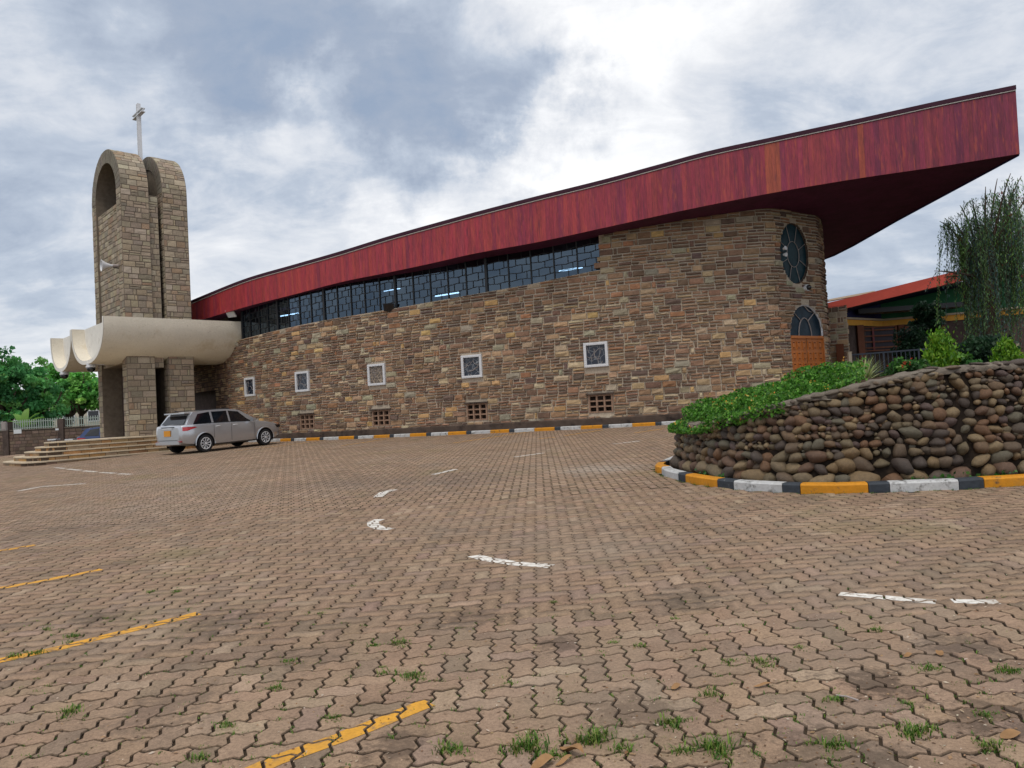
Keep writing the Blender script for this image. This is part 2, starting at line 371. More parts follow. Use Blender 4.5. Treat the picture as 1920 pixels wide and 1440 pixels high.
def stained_mat(name, dark, light, scale, lo, hi):
    m = bpy.data.materials.new(name); m.use_nodes = True; nt = m.node_tree; N = nt.nodes; L = nt.links; b = N['Principled BSDF']
    tc = N.new('ShaderNodeTexCoord'); v = N.new('ShaderNodeTexVoronoi'); v.feature = 'DISTANCE_TO_EDGE'; v.inputs['Scale'].default_value = scale
    L.new(tc.outputs['Object'], v.inputs['Vector'])
    mr = N.new('ShaderNodeMapRange'); L.new(v.outputs['Distance'], mr.inputs[0]); mr.inputs[1].default_value = lo; mr.inputs[2].default_value = hi
    mx = N.new('ShaderNodeMix'); mx.data_type = 'RGBA'; L.new(mr.outputs[0], mx.inputs[0]); mx.inputs[6].default_value = (*light, 1); mx.inputs[7].default_value = (*dark, 1)
    L.new(mx.outputs[2], b.inputs['Base Color']); b.inputs['Roughness'].default_value = .15; return m
M['stained'] = stained_mat('leaded_glass', (.008, .014, .03), (.24, .26, .28), 5.0, .010, .028)
M['stained_brown'] = stained_mat('leaded_glass_brown', (.10, .075, .055), (.38, .30, .22), 7.5, .02, .07)
def vary(c, a=.12, h=.05):
    k = 1 + random.uniform(-a, a); return tuple(max(.003, x * k * (1 + random.uniform(-h, h))) for x in c)
def pick(tbl):
    t = random.random() * sum(w for w, _ in tbl)
    for w, c in tbl:
        t -= w
        if t <= 0: return c
    return tbl[-1][1]

# ------------------------------------------------------------------ stones laid on a surface
def lay_courses(u0, u1, v0, v1, heights, wmin, wmax, split=.45, small=.08, gaps=None, vtop=None):
    """cells (u0,u1,v0,v1) of a coursed wall; gaps(vm) gives intervals of u that stay open; vtop(u) cuts the top"""
    out = []; v = v0; k = 0
    while v < v1 - .02:
        h = heights[k % len(heights)] * random.uniform(.92, 1.08); k += 1
        h = min(h, v1 - v)
        ivs = [(u0, u1)]
        for (g0, g1) in (gaps(v, v + h) if gaps else []):
            nxt = []
            for a, b in ivs:
                if g1 <= a or g0 >= b: nxt.append((a, b)); continue
                if g0 > a: nxt.append((a, g0))
                if g1 < b: nxt.append((g1, b))
            ivs = nxt
        for a, b in ivs:
            u = a - (random.uniform(0, wmin) if a == u0 else 0)
            while u < b - .03:
                r = random.random()
                w = random.uniform(wmin, wmax) if r > small else random.uniform(.35, .55) * wmin
                if b - (u + w) < wmin * .45: w = b - u
                ua, ub = max(u, a), min(u + w, b); u += w
                if ub - ua < .05: continue
                um = (ua + ub) / 2; vt = v + h
                if vtop:
                    lim = vtop(um)
                    if v > lim - .03: continue
                    vt = min(vt, lim)
                if r > small and random.random() < split and vt - v > .14:
                    f = v + (vt - v) * random.uniform(.42, .58)
                    if ub - ua > .42 and random.random() < .6:
                        q = ua + (ub - ua) * random.uniform(.35, .65)
                        if random.random() < .5: out += [(ua, q, v, f), (q, ub, v, f), (ua, ub, f, vt)]
                        else: out += [(ua, ub, v, f), (ua, q, f, vt), (q, ub, f, vt)]
                    else: out += [(ua, ub, v, f), (ua, ub, f, vt)]
                else: out.append((ua, ub, v, vt))
        v += h
    return out
def stone_mesh(cell, pos, proud=(.018, .045), gap=.009, bev=.012, rough=.012):
    ua, ub, va, vb = cell; g = gap
    ua += g; ub -= g; va += g; vb -= g
    pr = random.uniform(*proud); us = (ua, (ua + ub) / 2, ub); vs = (va, (va + vb) / 2, vb)
    V = []; ring = [(0, 0), (1, 0), (2, 0), (2, 1), (2, 2), (1, 2), (0, 2), (0, 1)]
    for i, j in ring: V.append(pos(us[i], vs[j], -.03))
    b = min(bev, (ub - ua) * .2, (vb - va) * .2)
    uf = (ua + b, (ua + ub) / 2 + random.uniform(-.2, .2) * (ub - ua), ub - b); vf = (va + b, (va + vb) / 2 + random.uniform(-.15, .15) * (vb - va), vb - b)
    idx = {}
    for j in range(3):
        for i in range(3):
            idx[(i, j)] = len(V)
            e = pr * (1.0 if (i == 1 and j == 1) else .78) + random.uniform(-rough, rough)
            V.append(pos(uf[i] + random.uniform(-.3, .3) * b, vf[j] + random.uniform(-.3, .3) * b, max(.004, e)))
    Fc = []
    for k in range(8):
        a, c = ring[k], ring[(k + 1) % 8]
        Fc.append((k, (k + 1) % 8, idx[c], idx[a]))
    for j in range(2):
        for i in range(2): Fc.append((idx[(i, j)], idx[(i + 1, j)], idx[(i + 1, j + 1)], idx[(i, j + 1)]))
    return V, Fc
def build_stones(stones, material, parent, limit, key, name='stone', restname='stone_courses'):
    """stones: list of (V, F, colour); the `limit` with the smallest key become parts, the rest one part of kind stuff"""
    order = sorted(range(len(stones)), key=lambda i: key(stones[i][0]))
    for i in order[:limit]:
        V, Fc, c = stones[i]; obj(name, V, Fc, material, parent, [c] * len(V))
    rest = order[limit:]
    if rest:
        mb = MB()
        for i in rest: mb.add(*stones[i][:2], stones[i][2])
        o = mb.build(restname, material, parent, col=True); o['kind'] = 'stuff'
# ================================================================== CHURCH
church = empty('church_building', (0, 28, gz(0, 28)), 'long curved brown stone church with sweeping dark red timber roof', 'church')
def XY(x, y, Y): p = P(x, y, Y); p.z = 0; return p
wall_pts = [XY(430, 765, 34.4), XY(470, 727, 32.9), XY(568, 716, 30.5), XY(707, 703, 28.6), XY(886, 687, 26.75), XY(1118, 665, 24.9),
            XY(1250, 660, 24.25), XY(1370, 650, 23.95), XY(1450, 640, 23.85)]
_d0, _d1 = XY(1481, 640, 24.15), XY(1546, 640, 25.2)
wall_pts += [_d0] + [_d0.lerp(_d1, k / 6) for k in range(1, 6)] + [_d1, XY(1554, 640, 25.9)]
last = wall_pts[-1]
wall_pts += [last + Vector((.30, .95, 0)), last + Vector((.45, 2.2, 0)), last + Vector((.2, 4.0, 0))]
WC = resample(wall_pts, .1)
def wnormal(s):
    t = WC.tan(s); return Vector((t.y, -t.x, 0))          # points to the car park
def wpos(s, z, d):
    p = WC.at(s); n = wnormal(s); return Vector((p.x, p.y, z)) + n * d
# --- roof: near edge by plan distance, rising and thickening towards the prow
near_px = [(300, 622, 590, 36.6), (388, 597, 553, 34.2), (467, 574, 522, 32.3), (557, 551, 496, 30.4), (641, 529, 472, 28.9), (725, 512, 446, 27.7), (810, 494, 422, 26.6), (894, 475, 399, 25.7),
           (1010, 454, 369, 24.7), (1135, 427, 338, 23.85), (1235, 405, 311, 23.2), (1335, 384, 284, 22.75), (1460, 360, 257, 22.35), (1610, 335, 225, 21.8), (1760, 313, 192, 21.3), (1911, 289, 161, 20.8)]
nb = [P(x, yb, Y) for x, yb, yt, Y in near_px]
nt_ = []
for (x, yb, yt, Y), b in zip(near_px, nb):
    t = P(x, yt, Y); nt_.append(Vector((b.x, b.y, t.z)) if x < 1900 else P(1903, 161, Y))
def smooth_edge(pts):
    c = resample(pts, .1); return c
NB, NT = smooth_edge(nb), smooth_edge(nt_)
tip_b, tip_t = NB.at(NB.L), NT.at(NT.L)
farp = [Vector((-24, 52, 6.6)), Vector((-12, 53, 6.7)), Vector((0, 49, 6.8)), Vector((9, 41.5, 7.0)), Vector((12.6, 36, 7.2)), P(1550, 484, 31.6), tip_b.lerp(P(1550, 484, 31.6), .5), tip_b]
farp[-2].z = tip_b.z * .5 + farp[-3].z * .5
FB = resample(farp, .1)
NS, NR = 80, 8
sv, sf, tv = [], [], []
for i in range(NS + 1):
    a = NB.at(NB.L * i / NS); a2 = NT.at(NT.L * i / NS)
    f = FB.at(FB.L * (i / NS)); th = (a2.z - a.z)
    for j in range(NR + 1):
        k = j / NR
        sv.append(a.lerp(f, k)); tv.append(Vector((a.lerp(f, k).x, a.lerp(f, k).y, a.lerp(f, k).z + th - .06 - .35 * math.sin(math.pi * k * .5))))
for i in range(NS):
    for j in range(NR):
        b = i * (NR + 1) + j; sf.append((b, b + NR + 1, b + NR + 2, b + 1))
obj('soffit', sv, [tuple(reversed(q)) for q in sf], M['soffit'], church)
obj('roof_sheet', tv, sf, M['roofsheet'], church, smooth=True)
# far fascia (seen edge on from below)
fv, ff = [], []
for i in range(41):
    f = FB.at(FB.L * i / 40); fv += [f - Vector((0, 0, .05)), f + Vector((0, 0, 1.25 + .5 * i / 40))]
for i in range(40): ff.append((2 * i, 2 * i + 2, 2 * i + 3, 2 * i + 1))
obj('rear_fascia', fv, ff, mat('rear_fascia_blue', (.02, .022, .12), .5, .4), church)
bvh = BVHTree.FromPolygons(sv, sf)
def soffit_z(x, y):
    h = bvh.ray_cast(Vector((x, y, -5)), Vector((0, 0, 1)))
    return h[0].z if h[0] else 7.2
# --- fascia boards
fas = obj('fascia', [p for i in range(NS + 1) for p in (NB.at(NB.L * i / NS) + Vector((0, .10, .02)), NT.at(NT.L * i / NS) + Vector((0, .10, -.1)))],
          [(2 * i, 2 * i + 2, 2 * i + 3, 2 * i + 1) for i in range(NS)], M['soffit'], church)
nboards = 232
edges = [0]
for i in range(nboards): edges.append(edges[-1] + random.choice((.8, 1, 1, 1.1, 1.3)))
edges = [e / edges[-1] for e in edges]
hot = 0
for i in range(nboards):
    s0, s1 = edges[i], edges[i + 1]
    a, b = NB.at(NB.L * s0), NB.at(NB.L * s1); ta, tb = NT.at(NT.L * s0), NT.at(NT.L * s1)
    d = (b - a); d.z = 0; d.normalize(); n = Vector((d.y, -d.x, 0)); g = d * .0012
    th = .035 + random.uniform(-.0015, .0015); capd = Vector((0, 0, -.17))
    V = []
    for o in (0.0, th):
        V += [a + g + n * o, b - g + n * o, tb - g + n * o + capd, ta + g + n * o + capd]
    px = proj((a + b) / 2)[0]
    prob = random.random()
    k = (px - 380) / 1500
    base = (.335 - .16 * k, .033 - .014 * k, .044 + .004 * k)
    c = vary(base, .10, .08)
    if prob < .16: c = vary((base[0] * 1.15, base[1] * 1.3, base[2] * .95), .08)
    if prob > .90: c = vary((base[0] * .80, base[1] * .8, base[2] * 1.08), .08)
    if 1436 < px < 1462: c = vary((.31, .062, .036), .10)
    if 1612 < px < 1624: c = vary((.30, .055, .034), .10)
    obj('board', V, [(4, 5, 6, 7), (0, 4, 7, 3), (1, 2, 6, 5), (0, 1, 5, 4), (3, 7, 6, 2)], M['board'], fas, [c] * 8)
def strip(curve_b, z0, z1, out, thick, name, m_):
    mb = MB(); prev = None
    for i in range(NS + 1):
        t = curve_b.at(curve_b.L * i / NS); d = (curve_b.at(min(curve_b.L, curve_b.L * i / NS + .1)) - curve_b.at(max(0, curve_b.L * i / NS - .1))); d.z = 0; d.normalize(); n = Vector((d.y, -d.x, 0))
        mb.v += [t + n * (out - thick) + Vector((0, 0, z0)), t + n * out + Vector((0, 0, z0)), t + n * out + Vector((0, 0, z1)), t + n * (out - thick) + Vector((0, 0, z1))]
        if i:
            b = 4 * (i - 1)
            for k in range(4): mb.f.append((b + k, b + 4 + k, b + 4 + (k + 1) % 4, b + (k + 1) % 4))
    mb.f += [(0, 1, 2, 3), (4 * NS + 3, 4 * NS + 2, 4 * NS + 1, 4 * NS)]
    return mb.build(name, m_, church)
strip(NT, -.150, -.125, .055, .05, 'white_trim', M['trimwhite'])
strip(NT, -.12, .0, .075, .25, 'roof_edge', M['roofsheet'])
# tip closing board
mb = MB(); mb.box(tip_b + Vector((0, 0, .0)), Vector((-.02, .22, 0)), Vector((.03, .02, 0)), tip_t - tip_b); mb.build('tip_board', M['board'], church).data.color_attributes
o_ = church.children[-1]; setcol(o_.data, [(.14, .018, .05)] * len(o_.data.vertices))

# --- wall surface with openings
def on_wall(px): return WC.find_px(px)
win_px = [(470, 725.5, 9, 16), (568, 715.5, 12, 18.5), (707, 702.5, 15.2, 19.5), (885.5, 687, 18.5, 21), (1118, 665, 23, 23)]
vent_px = [(573, 791, 12, 14), (711, 784, 16, 14), (890, 772.5, 20.5, 16), (1121, 757, 24, 18)]
def px_z(s, y):
    p = WC.at(s); x = proj(Vector((p.x, p.y, 3)))[0]
    return P(x, y, p.y).z
windows, vents = [], []
for x, y, hw, hh in win_px:
    s = on_wall(x); z = px_z(s, y); windows.append((s, z, .41, .41))
for x, y, hw, hh in vent_px:
    s = on_wall(x); z = px_z(s, y); vents.append((s, z, .42, .30))
s_glass0, s_glass1 = on_wall(452), on_wall(1135)
sill_px = [(440, 641), (457, 636), (600, 603), (740, 579), (870, 556), (1000, 533), (1135, 505)]
sill_tab = []
for x, y in sill_px:
    s = on_wall(x); sill_tab.append((s, P(x, y, WC.at(s).y).z))
def sill(s): return float(np.interp(s, [a for a, _ in sill_tab], [b for _, b in sill_tab]))
zso = [soffit_z(*wpos(s, 0, 0).xy) for s in np.linspace(0, WC.L, 160)]
def wall_top(s):
    z = float(np.interp(s, np.linspace(0, WC.L, 160), zso))
    return sill(s) if s < s_glass1 else z + .02
def plinth_top(s):
    p = WC.at(s); return float(np.interp(s, [on_wall(520), on_wall(1118), on_wall(1300)], [gz(p.x, p.y) + .32, gz(p.x, p.y) + .33, gz(p.x, p.y) + .34]))
s_d0, s_d1 = on_wall(1482.5), on_wall(1545.5)
z_dt, z_dw = px_z((s_d0 + s_d1) / 2, 570), px_z((s_d0 + s_d1) / 2, 632)
s_o0, s_o1 = on_wall(1474), on_wall(1527); z_o0, z_o1 = px_z((s_o0 + s_o1) / 2, 532), px_z((s_o0 + s_o1) / 2, 417)
so_c, zo_c, so_r, zo_r = (s_o0 + s_o1) / 2, (z_o0 + z_o1) / 2, (s_o1 - s_o0) / 2, (z_o1 - z_o0) / 2
sd_c, sd_r = (s_d0 + s_d1) / 2, (s_d1 - s_d0) / 2
def door_half(z):
    zs = z_dw - .1
    if z <= zs: return sd_r
    k = (z - zs) / (z_dt - zs); return sd_r * math.sqrt(max(0, 1 - k ** 2.2)) if k < 1 else 0
def oval_half(z):
    k = abs(z - zo_c) / zo_r; return so_r * math.sqrt(1 - k * k) if k < 1 else 0
def gaps(v0, v1):
    out = []
    for s, z, hw, hh in windows + vents:
        if v0 < z + hh and v1 > z - hh: out.append((s - hw - .01, s + hw + .01))
    zm = (v0 + v1) / 2
    for c, fn in ((sd_c, door_half), (so_c, oval_half)):
        h = max(fn(v0 + .03), fn(v1 - .03), fn(zm))
        if h > .03: out.append((c - h, c + h))
    return sorted(out)
# backing wall (mortar): columns of quads, cut by the openings
ss = sorted(set([round(i * .2, 3) for i in range(int(WC.L / .2) + 1)] + [round(v, 3) for s, z, hw, hh in windows + vents for v in (s - hw, s + hw)] + [round(s_glass1, 3)] +
                [round(sd_c + sd_r * k / 8, 3) for k in range(-8, 9)] + [round(so_c + so_r * k / 8, 3) for k in range(-8, 9)]))
mb = MB()
for a, b in zip(ss, ss[1:]):
    if b - a < .004: continue
    mid = (a + b) / 2; z0 = gz(*WC.at(mid).xy) - .15; z1 = wall_top(mid)
    holes = []
    for s, z, hw, hh in windows + vents:
        if abs(mid - s) < hw: holes.append((z - hh, z + hh))
    if abs(mid - sd_c) < sd_r:
        zz = [z for z in np.linspace(z_dw - .1, z_dt, 60) if door_half(z) >= abs(mid - sd_c)]
        holes.append((z0, zz[-1] if zz else z0))
    if abs(mid - so_c) < so_r:
        h = zo_r * math.sqrt(1 - ((mid - so_c) / so_r) ** 2); holes.append((zo_c - h, zo_c + h))
    segs = []; z = z0
    for h0, h1 in sorted(holes): segs.append((z, h0)); z = h1
    segs.append((z, z1))
    for q0, q1 in segs:
        if q1 - q0 > .01: mb.add([wpos(a, q0, 0), wpos(b, q0, 0), wpos(b, q1, 0), wpos(a, q1, 0)], [(0, 1, 2, 3)])
    for h0, h1 in holes:                                       # reveals above and below each opening
        for hz in (h0, h1): mb.add([wpos(a, hz, 0), wpos(b, hz, 0), wpos(b, hz, -.3), wpos(a, hz, -.3)], [(0, 1, 2, 3)])
for s, z, hw, hh in windows + vents:
    for q in (s - hw, s + hw): mb.add([wpos(q, z - hh, 0), wpos(q, z + hh, 0), wpos(q, z + hh, -.3), wpos(q, z - hh, -.3)], [(0, 1, 2, 3)])
for q in (sd_c - sd_r, sd_c + sd_r): mb.add([wpos(q, 0, 0), wpos(q, z_dw, 0), wpos(q, z_dw, -.4), wpos(q, 0, -.4)], [(0, 1, 2, 3)])
# sill top under the clerestory
for a, b in zip(ss, ss[1:]):
    if b <= s_glass1 + .01: mb.add([wpos(a, wall_top(a), 0), wpos(b, wall_top(b), 0), wpos(b, wall_top(b), -.3), wpos(a, wall_top(a), -.3)], [(0, 1, 2, 3)])
mb.add([wpos(s_glass1, sill(s_glass1 - .01), 0), wpos(s_glass1, 8, 0), wpos(s_glass1, 8, -.4), wpos(s_glass1, sill(s_glass1 - .01), -.4)], [(0, 1, 2, 3)])
wall = mb.build('wall', M['mortar'], church)
cells = lay_courses(0.0, WC.L, -.1, 8.2, (.205, .215, .195, .21), .30, .56, split=.60, small=.10, gaps=gaps, vtop=wall_top)
PAL = [(28, (.275, .172, .112)), (17, (.180, .115, .082)), (4, (.145, .100, .082)), (15, (.385, .268, .165)), (10, (.33, .295, .215)), (4, (.48, .31, .145)), (7, (.43, .345, .235)), (6, (.31, .165, .095))]
stones = []
for c in cells:
    sm = (c[0] + c[1]) / 2
    if c[3] < plinth_top(sm) - .05: continue
    V, Fc = stone_mesh(c, wpos, (.030, .078), .0115, .016); thin = (c[3] - c[2]) < .15
    col = vary(pick(PAL if not thin else PAL[:3] * 2 + PAL[3:4] + PAL[6:8]), .16, .05)
    stones.append((V, Fc, col))
build_stones(stones, M['stone'], wall, 300, lambda V: (V[8] - CAM).length)
print('wall stones', len(stones))
# plinth band and its ledge
for lo, hi in ((0, sd_c - sd_r - .1), (sd_c + sd_r + .1, WC.L)):
    mb = MB(); n_ = int((hi - lo) / .25)
    for i in range(n_ + 1):
        q = lo + (hi - lo) * i / n_; p = WC.at(q); z = gz(p.x, p.y); t_ = plinth_top(q)
        mb.v += [wpos(q, z - .1, .085), wpos(q, t_ - .03, .085), wpos(q, t_ + .01, .03)]
        if i: k = 3 * (i - 1); mb.f += [(k, k + 3, k + 4, k + 1), (k + 1, k + 4, k + 5, k + 2)]
    mb.build('plinth', M['plinth'], church)
# --- small square windows
def local_axes(s): t = WC.tan(s); return t, wnormal(s)
for k, (s, z, hw, hh) in enumerate(windows):
    t, n = local_axes(s); c = wpos(s, z, 0); Z = Vector((0, 0, 1)); fw = .085
    mb = MB()
    for sx in (-1, 1): mb.cbox(c + t * sx * (hw - fw / 2) + n * .0, fw, .16, 2 * hh, t, n, Z)
    for sz in (-1, 1): mb.cbox(c + Z * sz * (hh - fw / 2) + n * .0, 2 * hw - 2 * fw, .156, fw, t, n, Z)
    for q in range(-5, 6):                                     # bead pattern on the frame
        for sz in (-1, 1): mb.cbox(c + t * q * .075 + Z * sz * (hh - fw / 2) + n * .082, .03, .014, .03, t, n, Z)
        if abs(q) < 5:
            for sx in (-1, 1): mb.cbox(c + Z * q * .07 + t * sx * (hw - fw / 2) + n * .082, .03, .014, .03, t, n, Z)
    w = mb.build('window', M['steel'], church)
    a = hw - fw; h = hh - fw
    m_ = M['stained_brown'] if k in (2,) else M['stained']
    obj('pane', [c + t * x_ * a + Z * z_ * h + n * .01 for x_, z_ in ((-1, -1), (1, -1), (1, 1), (-1, 1))], [(0, 1, 2, 3)], m_, w)
    mb = MB()
    rr = random.Random(k)
    for q in range(7):                                          # raised leading
        x0, z0 = rr.uniform(-a, a) * .85, rr.uniform(-h, h) * .85; ang = rr.uniform(0, 6.3); pts = []
        for e in range(5):
            pts.append(c + t * max(-a, min(a, x0)) + Z * max(-h, min(h, z0)) + n * .018); ang += rr.uniform(-.9, .9); x0 += math.cos(ang) * .12; z0 += math.sin(ang) * .12
        mb.tube(pts, .008, 4)
    mb.build('leading', M['lead'], w)
for s, z, hw, hh in vents:
    t, n = local_axes(s); c = wpos(s, z, 0); Z = Vector((0, 0, 1))
    mb = MB()
    for q in range(4):
        mb.cbox(c + t * (-hw + .03 + q * (2 * hw - .06) / 3) + n * -.04, .055, .14, 2 * hh, t, n, Z)
        mb.cbox(c + Z * (-hh + .025 + q * (2 * hh - .05) / 3) + n * -.045, 2 * hw, .12, .05, t, n, Z)
    v_ = mb.build('vent', M['ventbrown'], church)
    obj('vent_back', [c + t * x_ * hw + Z * z_ * hh - n * .2 for x_, z_ in ((-1, -1), (1, -1), (1, 1), (-1, 1))], [(0, 1, 2, 3)], M['plinth'], v_)
    mb = MB(); mb.cbox(c + Z * (hh + .03) + n * .04, 2 * hw + .12, .1, .05, t, n, Z); mb.build('vent_lintel', M['plinth'], v_)
# --- clerestory strip
bars_px = [455, 470, 487, 503, 522, 543, 564, 586, 610, 636, 662, 688, 716, 745, 779, 812, 845, 880, 918, 960, 1003, 1047, 1091, 1135]
thick = {522, 610, 745, 918, 1135}
bs = [(on_wall(x), x) for x in bars_px]
def clz(s): return float(np.interp(s, np.linspace(0, WC.L, 160), [soffit_z(*wpos(q, 0, -.12).xy) for q in np.linspace(0, WC.L, 160)])) if False else soffit_z(*wpos(s, 0, -.12).xy)
cl = None
for i, ((s0, x0), (s1, x1)) in enumerate(zip(bs, bs[1:])):
    if cl is None or x0 in thick:
        cl = MB()
        p0, p1 = wpos(s0, sill(s0), -.12), wpos(s0, clz(s0) + .05, -.12)
        t, n = local_axes(s0); cl.cbox((p0 + p1) / 2, .09, .10, (p1 - p0).z, t, n)
        cl = cl.build('clerestory_window', M['iron'], church)
    za0, zb0, za1, zb1 = sill(s0), sill(s1), clz(s0) + .03, clz(s1) + .03
    tilt = random.uniform(-.012, .012)
    obj('pane', [wpos(s0, za0, -.13), wpos(s1, zb0, -.13 + tilt), wpos(s1, zb1, -.13 + tilt * .3), wpos(s0, za1, -.13)], [(0, 1, 2, 3)], M['glass'], cl)
    mb = MB(); t, n = local_axes((s0 + s1) / 2)
    p0, p1 = wpos(s1, zb0, -.115), wpos(s1, zb1, -.115)
    mb.cbox((p0 + p1) / 2, .04 if x1 not in thick else .02, .05, (p1 - p0).z, t, n); mb.build('mullion', M['iron'], cl)
    mb = MB(); nr = 5
    for r in range(1, nr):
        k = r / nr
        def at_(f, dz=0):
            s = s0 + (s1 - s0) * f; zl = za0 + (zb0 - za0) * f; zh = za1 + (zb1 - za1) * f
            return wpos(s, zl + (zh - zl) * k + dz, -.112)
        w = .02 * (1 if (i + r) % 2 else -1)
        mb.tube([at_(0, w), at_(.5, -w), at_(1, w)], .013, 4)
    for r in range(nr):
        for f in ((.33, .8) if r % 2 else (.6,)):
            s = s0 + (s1 - s0) * f; zl = za0 + (zb0 - za0) * f; zh = za1 + (zb1 - za1) * f
            mb.tube([wpos(s, zl + (zh - zl) * r / nr, -.112), wpos(s, zl + (zh - zl) * (r + 1) / nr, -.112)], .011, 4)
    mb.build('glazing_bar', M['iron'], cl)
# --- interior shell so that the glass looks into a dark room
inn = [wpos(s, 0, -.9) for s in np.linspace(on_wall(440), WC.L - .2, 40)] + [Vector((9, 37, 0)), Vector((2, 45, 0)), Vector((-9, 49, 0)), Vector((-19, 45, 0))]
mb = MB(); n_ = len(inn)
for i in range(n_):
    a, b = inn[i], inn[(i + 1) % n_]
    z0 = .3
    if i < 39:
        s = np.linspace(on_wall(440), WC.L - .2, 40)[i]
        top = sill(s) - .3 if s < s_glass1 else 7.5
    else: top = 5.25 if i > 39 else 7.6
    mb.add([a + Vector((0, 0, z0)), b + Vector((0, 0, z0)), b + Vector((0, 0, top)), a + Vector((0, 0, top))], [(0, 1, 2, 3)])
mb.add([p + Vector((0, 0, .45)) for p in inn], [tuple(range(n_))])
mb.build('inner_room', M['inner'], church)
for x, y, L_ in ((543, 590, 1.2), (735, 543, .9), (838, 552, 1.2), (1052, 470, 1.5), (1070, 505, 1.0)):
    p = P(x, y, WC.at(on_wall(x)).y + 3.2); q = Vector((.8, -.5, 0)).normalized() * L_ / 2
    mb = MB(); mb.tube([p - q, p + q], .028, 6); mb.build('fluorescent_tube', M['tube'], church)
# --- arched doorway
t, n = local_axes(sd_c); Z = Vector((0, 0, 1)); dc = (wpos(s_d0, 0, -.14) + wpos(s_d1, 0, -.14)) / 2
dt_ = (wpos(s_d1, 0, -.14) - wpos(s_d0, 0, -.14)); dw = dt_.length / 2; dt_.normalize(); dn = Vector((dt_.y, -dt_.x, 0)); dz0 = gz(dc.x, dc.y) + .05
dw = sd_r
def dp(u, z, d=0): return wpos(sd_c + u, z, d - .07)
def da(u): t_ = WC.tan(sd_c + u); return t_, Vector((t_.y, -t_.x, 0))
def dbox(mb, u, z, d, dx, dy, dz): mb.cbox(dp(u, z, d), dx, dy, dz, *da(u))
fr = MB()
for sx in (-1, 1): dbox(fr, sx * (dw - .03), (dz0 + z_dw) / 2, .0, .06, .14, z_dw - dz0)
for q in range(8): dbox(fr, (q - 3.5) * (2 * dw - .12) / 8, z_dw, .0, (2 * dw - .12) / 8 + .002, .15, .09)
door = fr.build('door', M['door'], church)
for sx in (-1, 1):
    mb = MB(); u0, u1 = (.012, dw - .06) if sx > 0 else (-dw + .06, -.012)
    for q in range(6):
        ua, ub = u0 + (u1 - u0) * q / 6, u0 + (u1 - u0) * (q + 1) / 6; zt = z_dw - .045
        mb.add([dp(ua, dz0, .02), dp(ub, dz0, .02), dp(ub, zt, .02), dp(ua, zt, .02)], [(0, 1, 2, 3)])
    for r in range(7):
        for q in range(3):
            cu = u0 + (u1 - u0) * (q + .5) / 3; cz = z_dw - .27 - r * .36
            pw, ph = (u1 - u0) / 3 * .56, .24
            dbox(mb, cu, cz, .026, pw * .62, .035, ph * .62)
            for ex in (-1, 1):
                dbox(mb, cu + ex * pw / 2, cz, .028, .028, .03, ph + .028); dbox(mb, cu, cz + ex * ph / 2, .028, pw - .03, .028, .028)
    mb.build('door_leaf', M['door'], door)
    mb = MB()
    for r in range(7):
        for q in range(3):
            cu = u0 + (u1 - u0) * (q + .5) / 3; cz = z_dw - .27 - r * .36; pw, ph = (u1 - u0) / 3 * .56, .24
            dbox(mb, cu, cz, .021, pw, .006, ph)
    # thin dark field behind each raised panel belongs to the frame as one part
    mb.build('panel_field', M['doordark'], door)['kind'] = 'stuff'
# fanlight
arc = []
for k in range(25):
    a = math.pi * k / 24; zs = z_dw + .03; r_ = z_dt - zs
    arc.append((math.cos(a) * dw, zs + r_ * abs(math.sin(a)) ** (1 / 1.15) * 1.0))
fanl = MB()
fanl.tube([dp(u * .985, z - .02, .02) for u, z in arc], .035, 6); fan = fanl.build('fanlight', M['steel'], church)
mb = MB()
for q in range(12):
    (ua, za), (ub, zb) = arc[q], arc[q + 1]
    (uc, zc_), (ud, zd) = arc[24 - q], arc[23 - q]
    nn_ = 5
    for r in range(nn_):
        f0, f1 = r / nn_, (r + 1) / nn_; l = lambda p, q_, f: p + (q_ - p) * f
        mb.add([dp(l(ua, uc, f0), l(za, zc_, f0), -.02), dp(l(ua, uc, f1), l(za, zc_, f1), -.02), dp(l(ub, ud, f1), l(zb, zd, f1), -.02), dp(l(ub, ud, f0), l(zb, zd, f0), -.02)], [(0, 1, 2, 3)])
mb.build('pane', mat('fanlight_glass', (.014, .030, .048), .32, .15, noise=(5, .5)), fan)
mb = MB(); zs = z_dw + .03
mb.tube([dp(math.cos(a) * dw * .38, zs + math.sin(a) * .62, .0) for a in np.linspace(0, math.pi, 13)], .018, 5)
for a in (.32, .68): pass
mb.tube([dp(math.cos(1.0) * dw * .38, zs + math.sin(1.0) * .62), dp(dw * .62, zs + .80), dp(dw * .30, z_dt - .22), dp(dw * .05, z_dt - .05)], .02, 5)
mb.tube([dp(-math.cos(1.0) * dw * .38, zs + math.sin(1.0) * .62), dp(-dw * .62, zs + .80), dp(-dw * .74, zs + .9)], .014, 5)
mb.build('glazing_bar', M['lead'], fan)
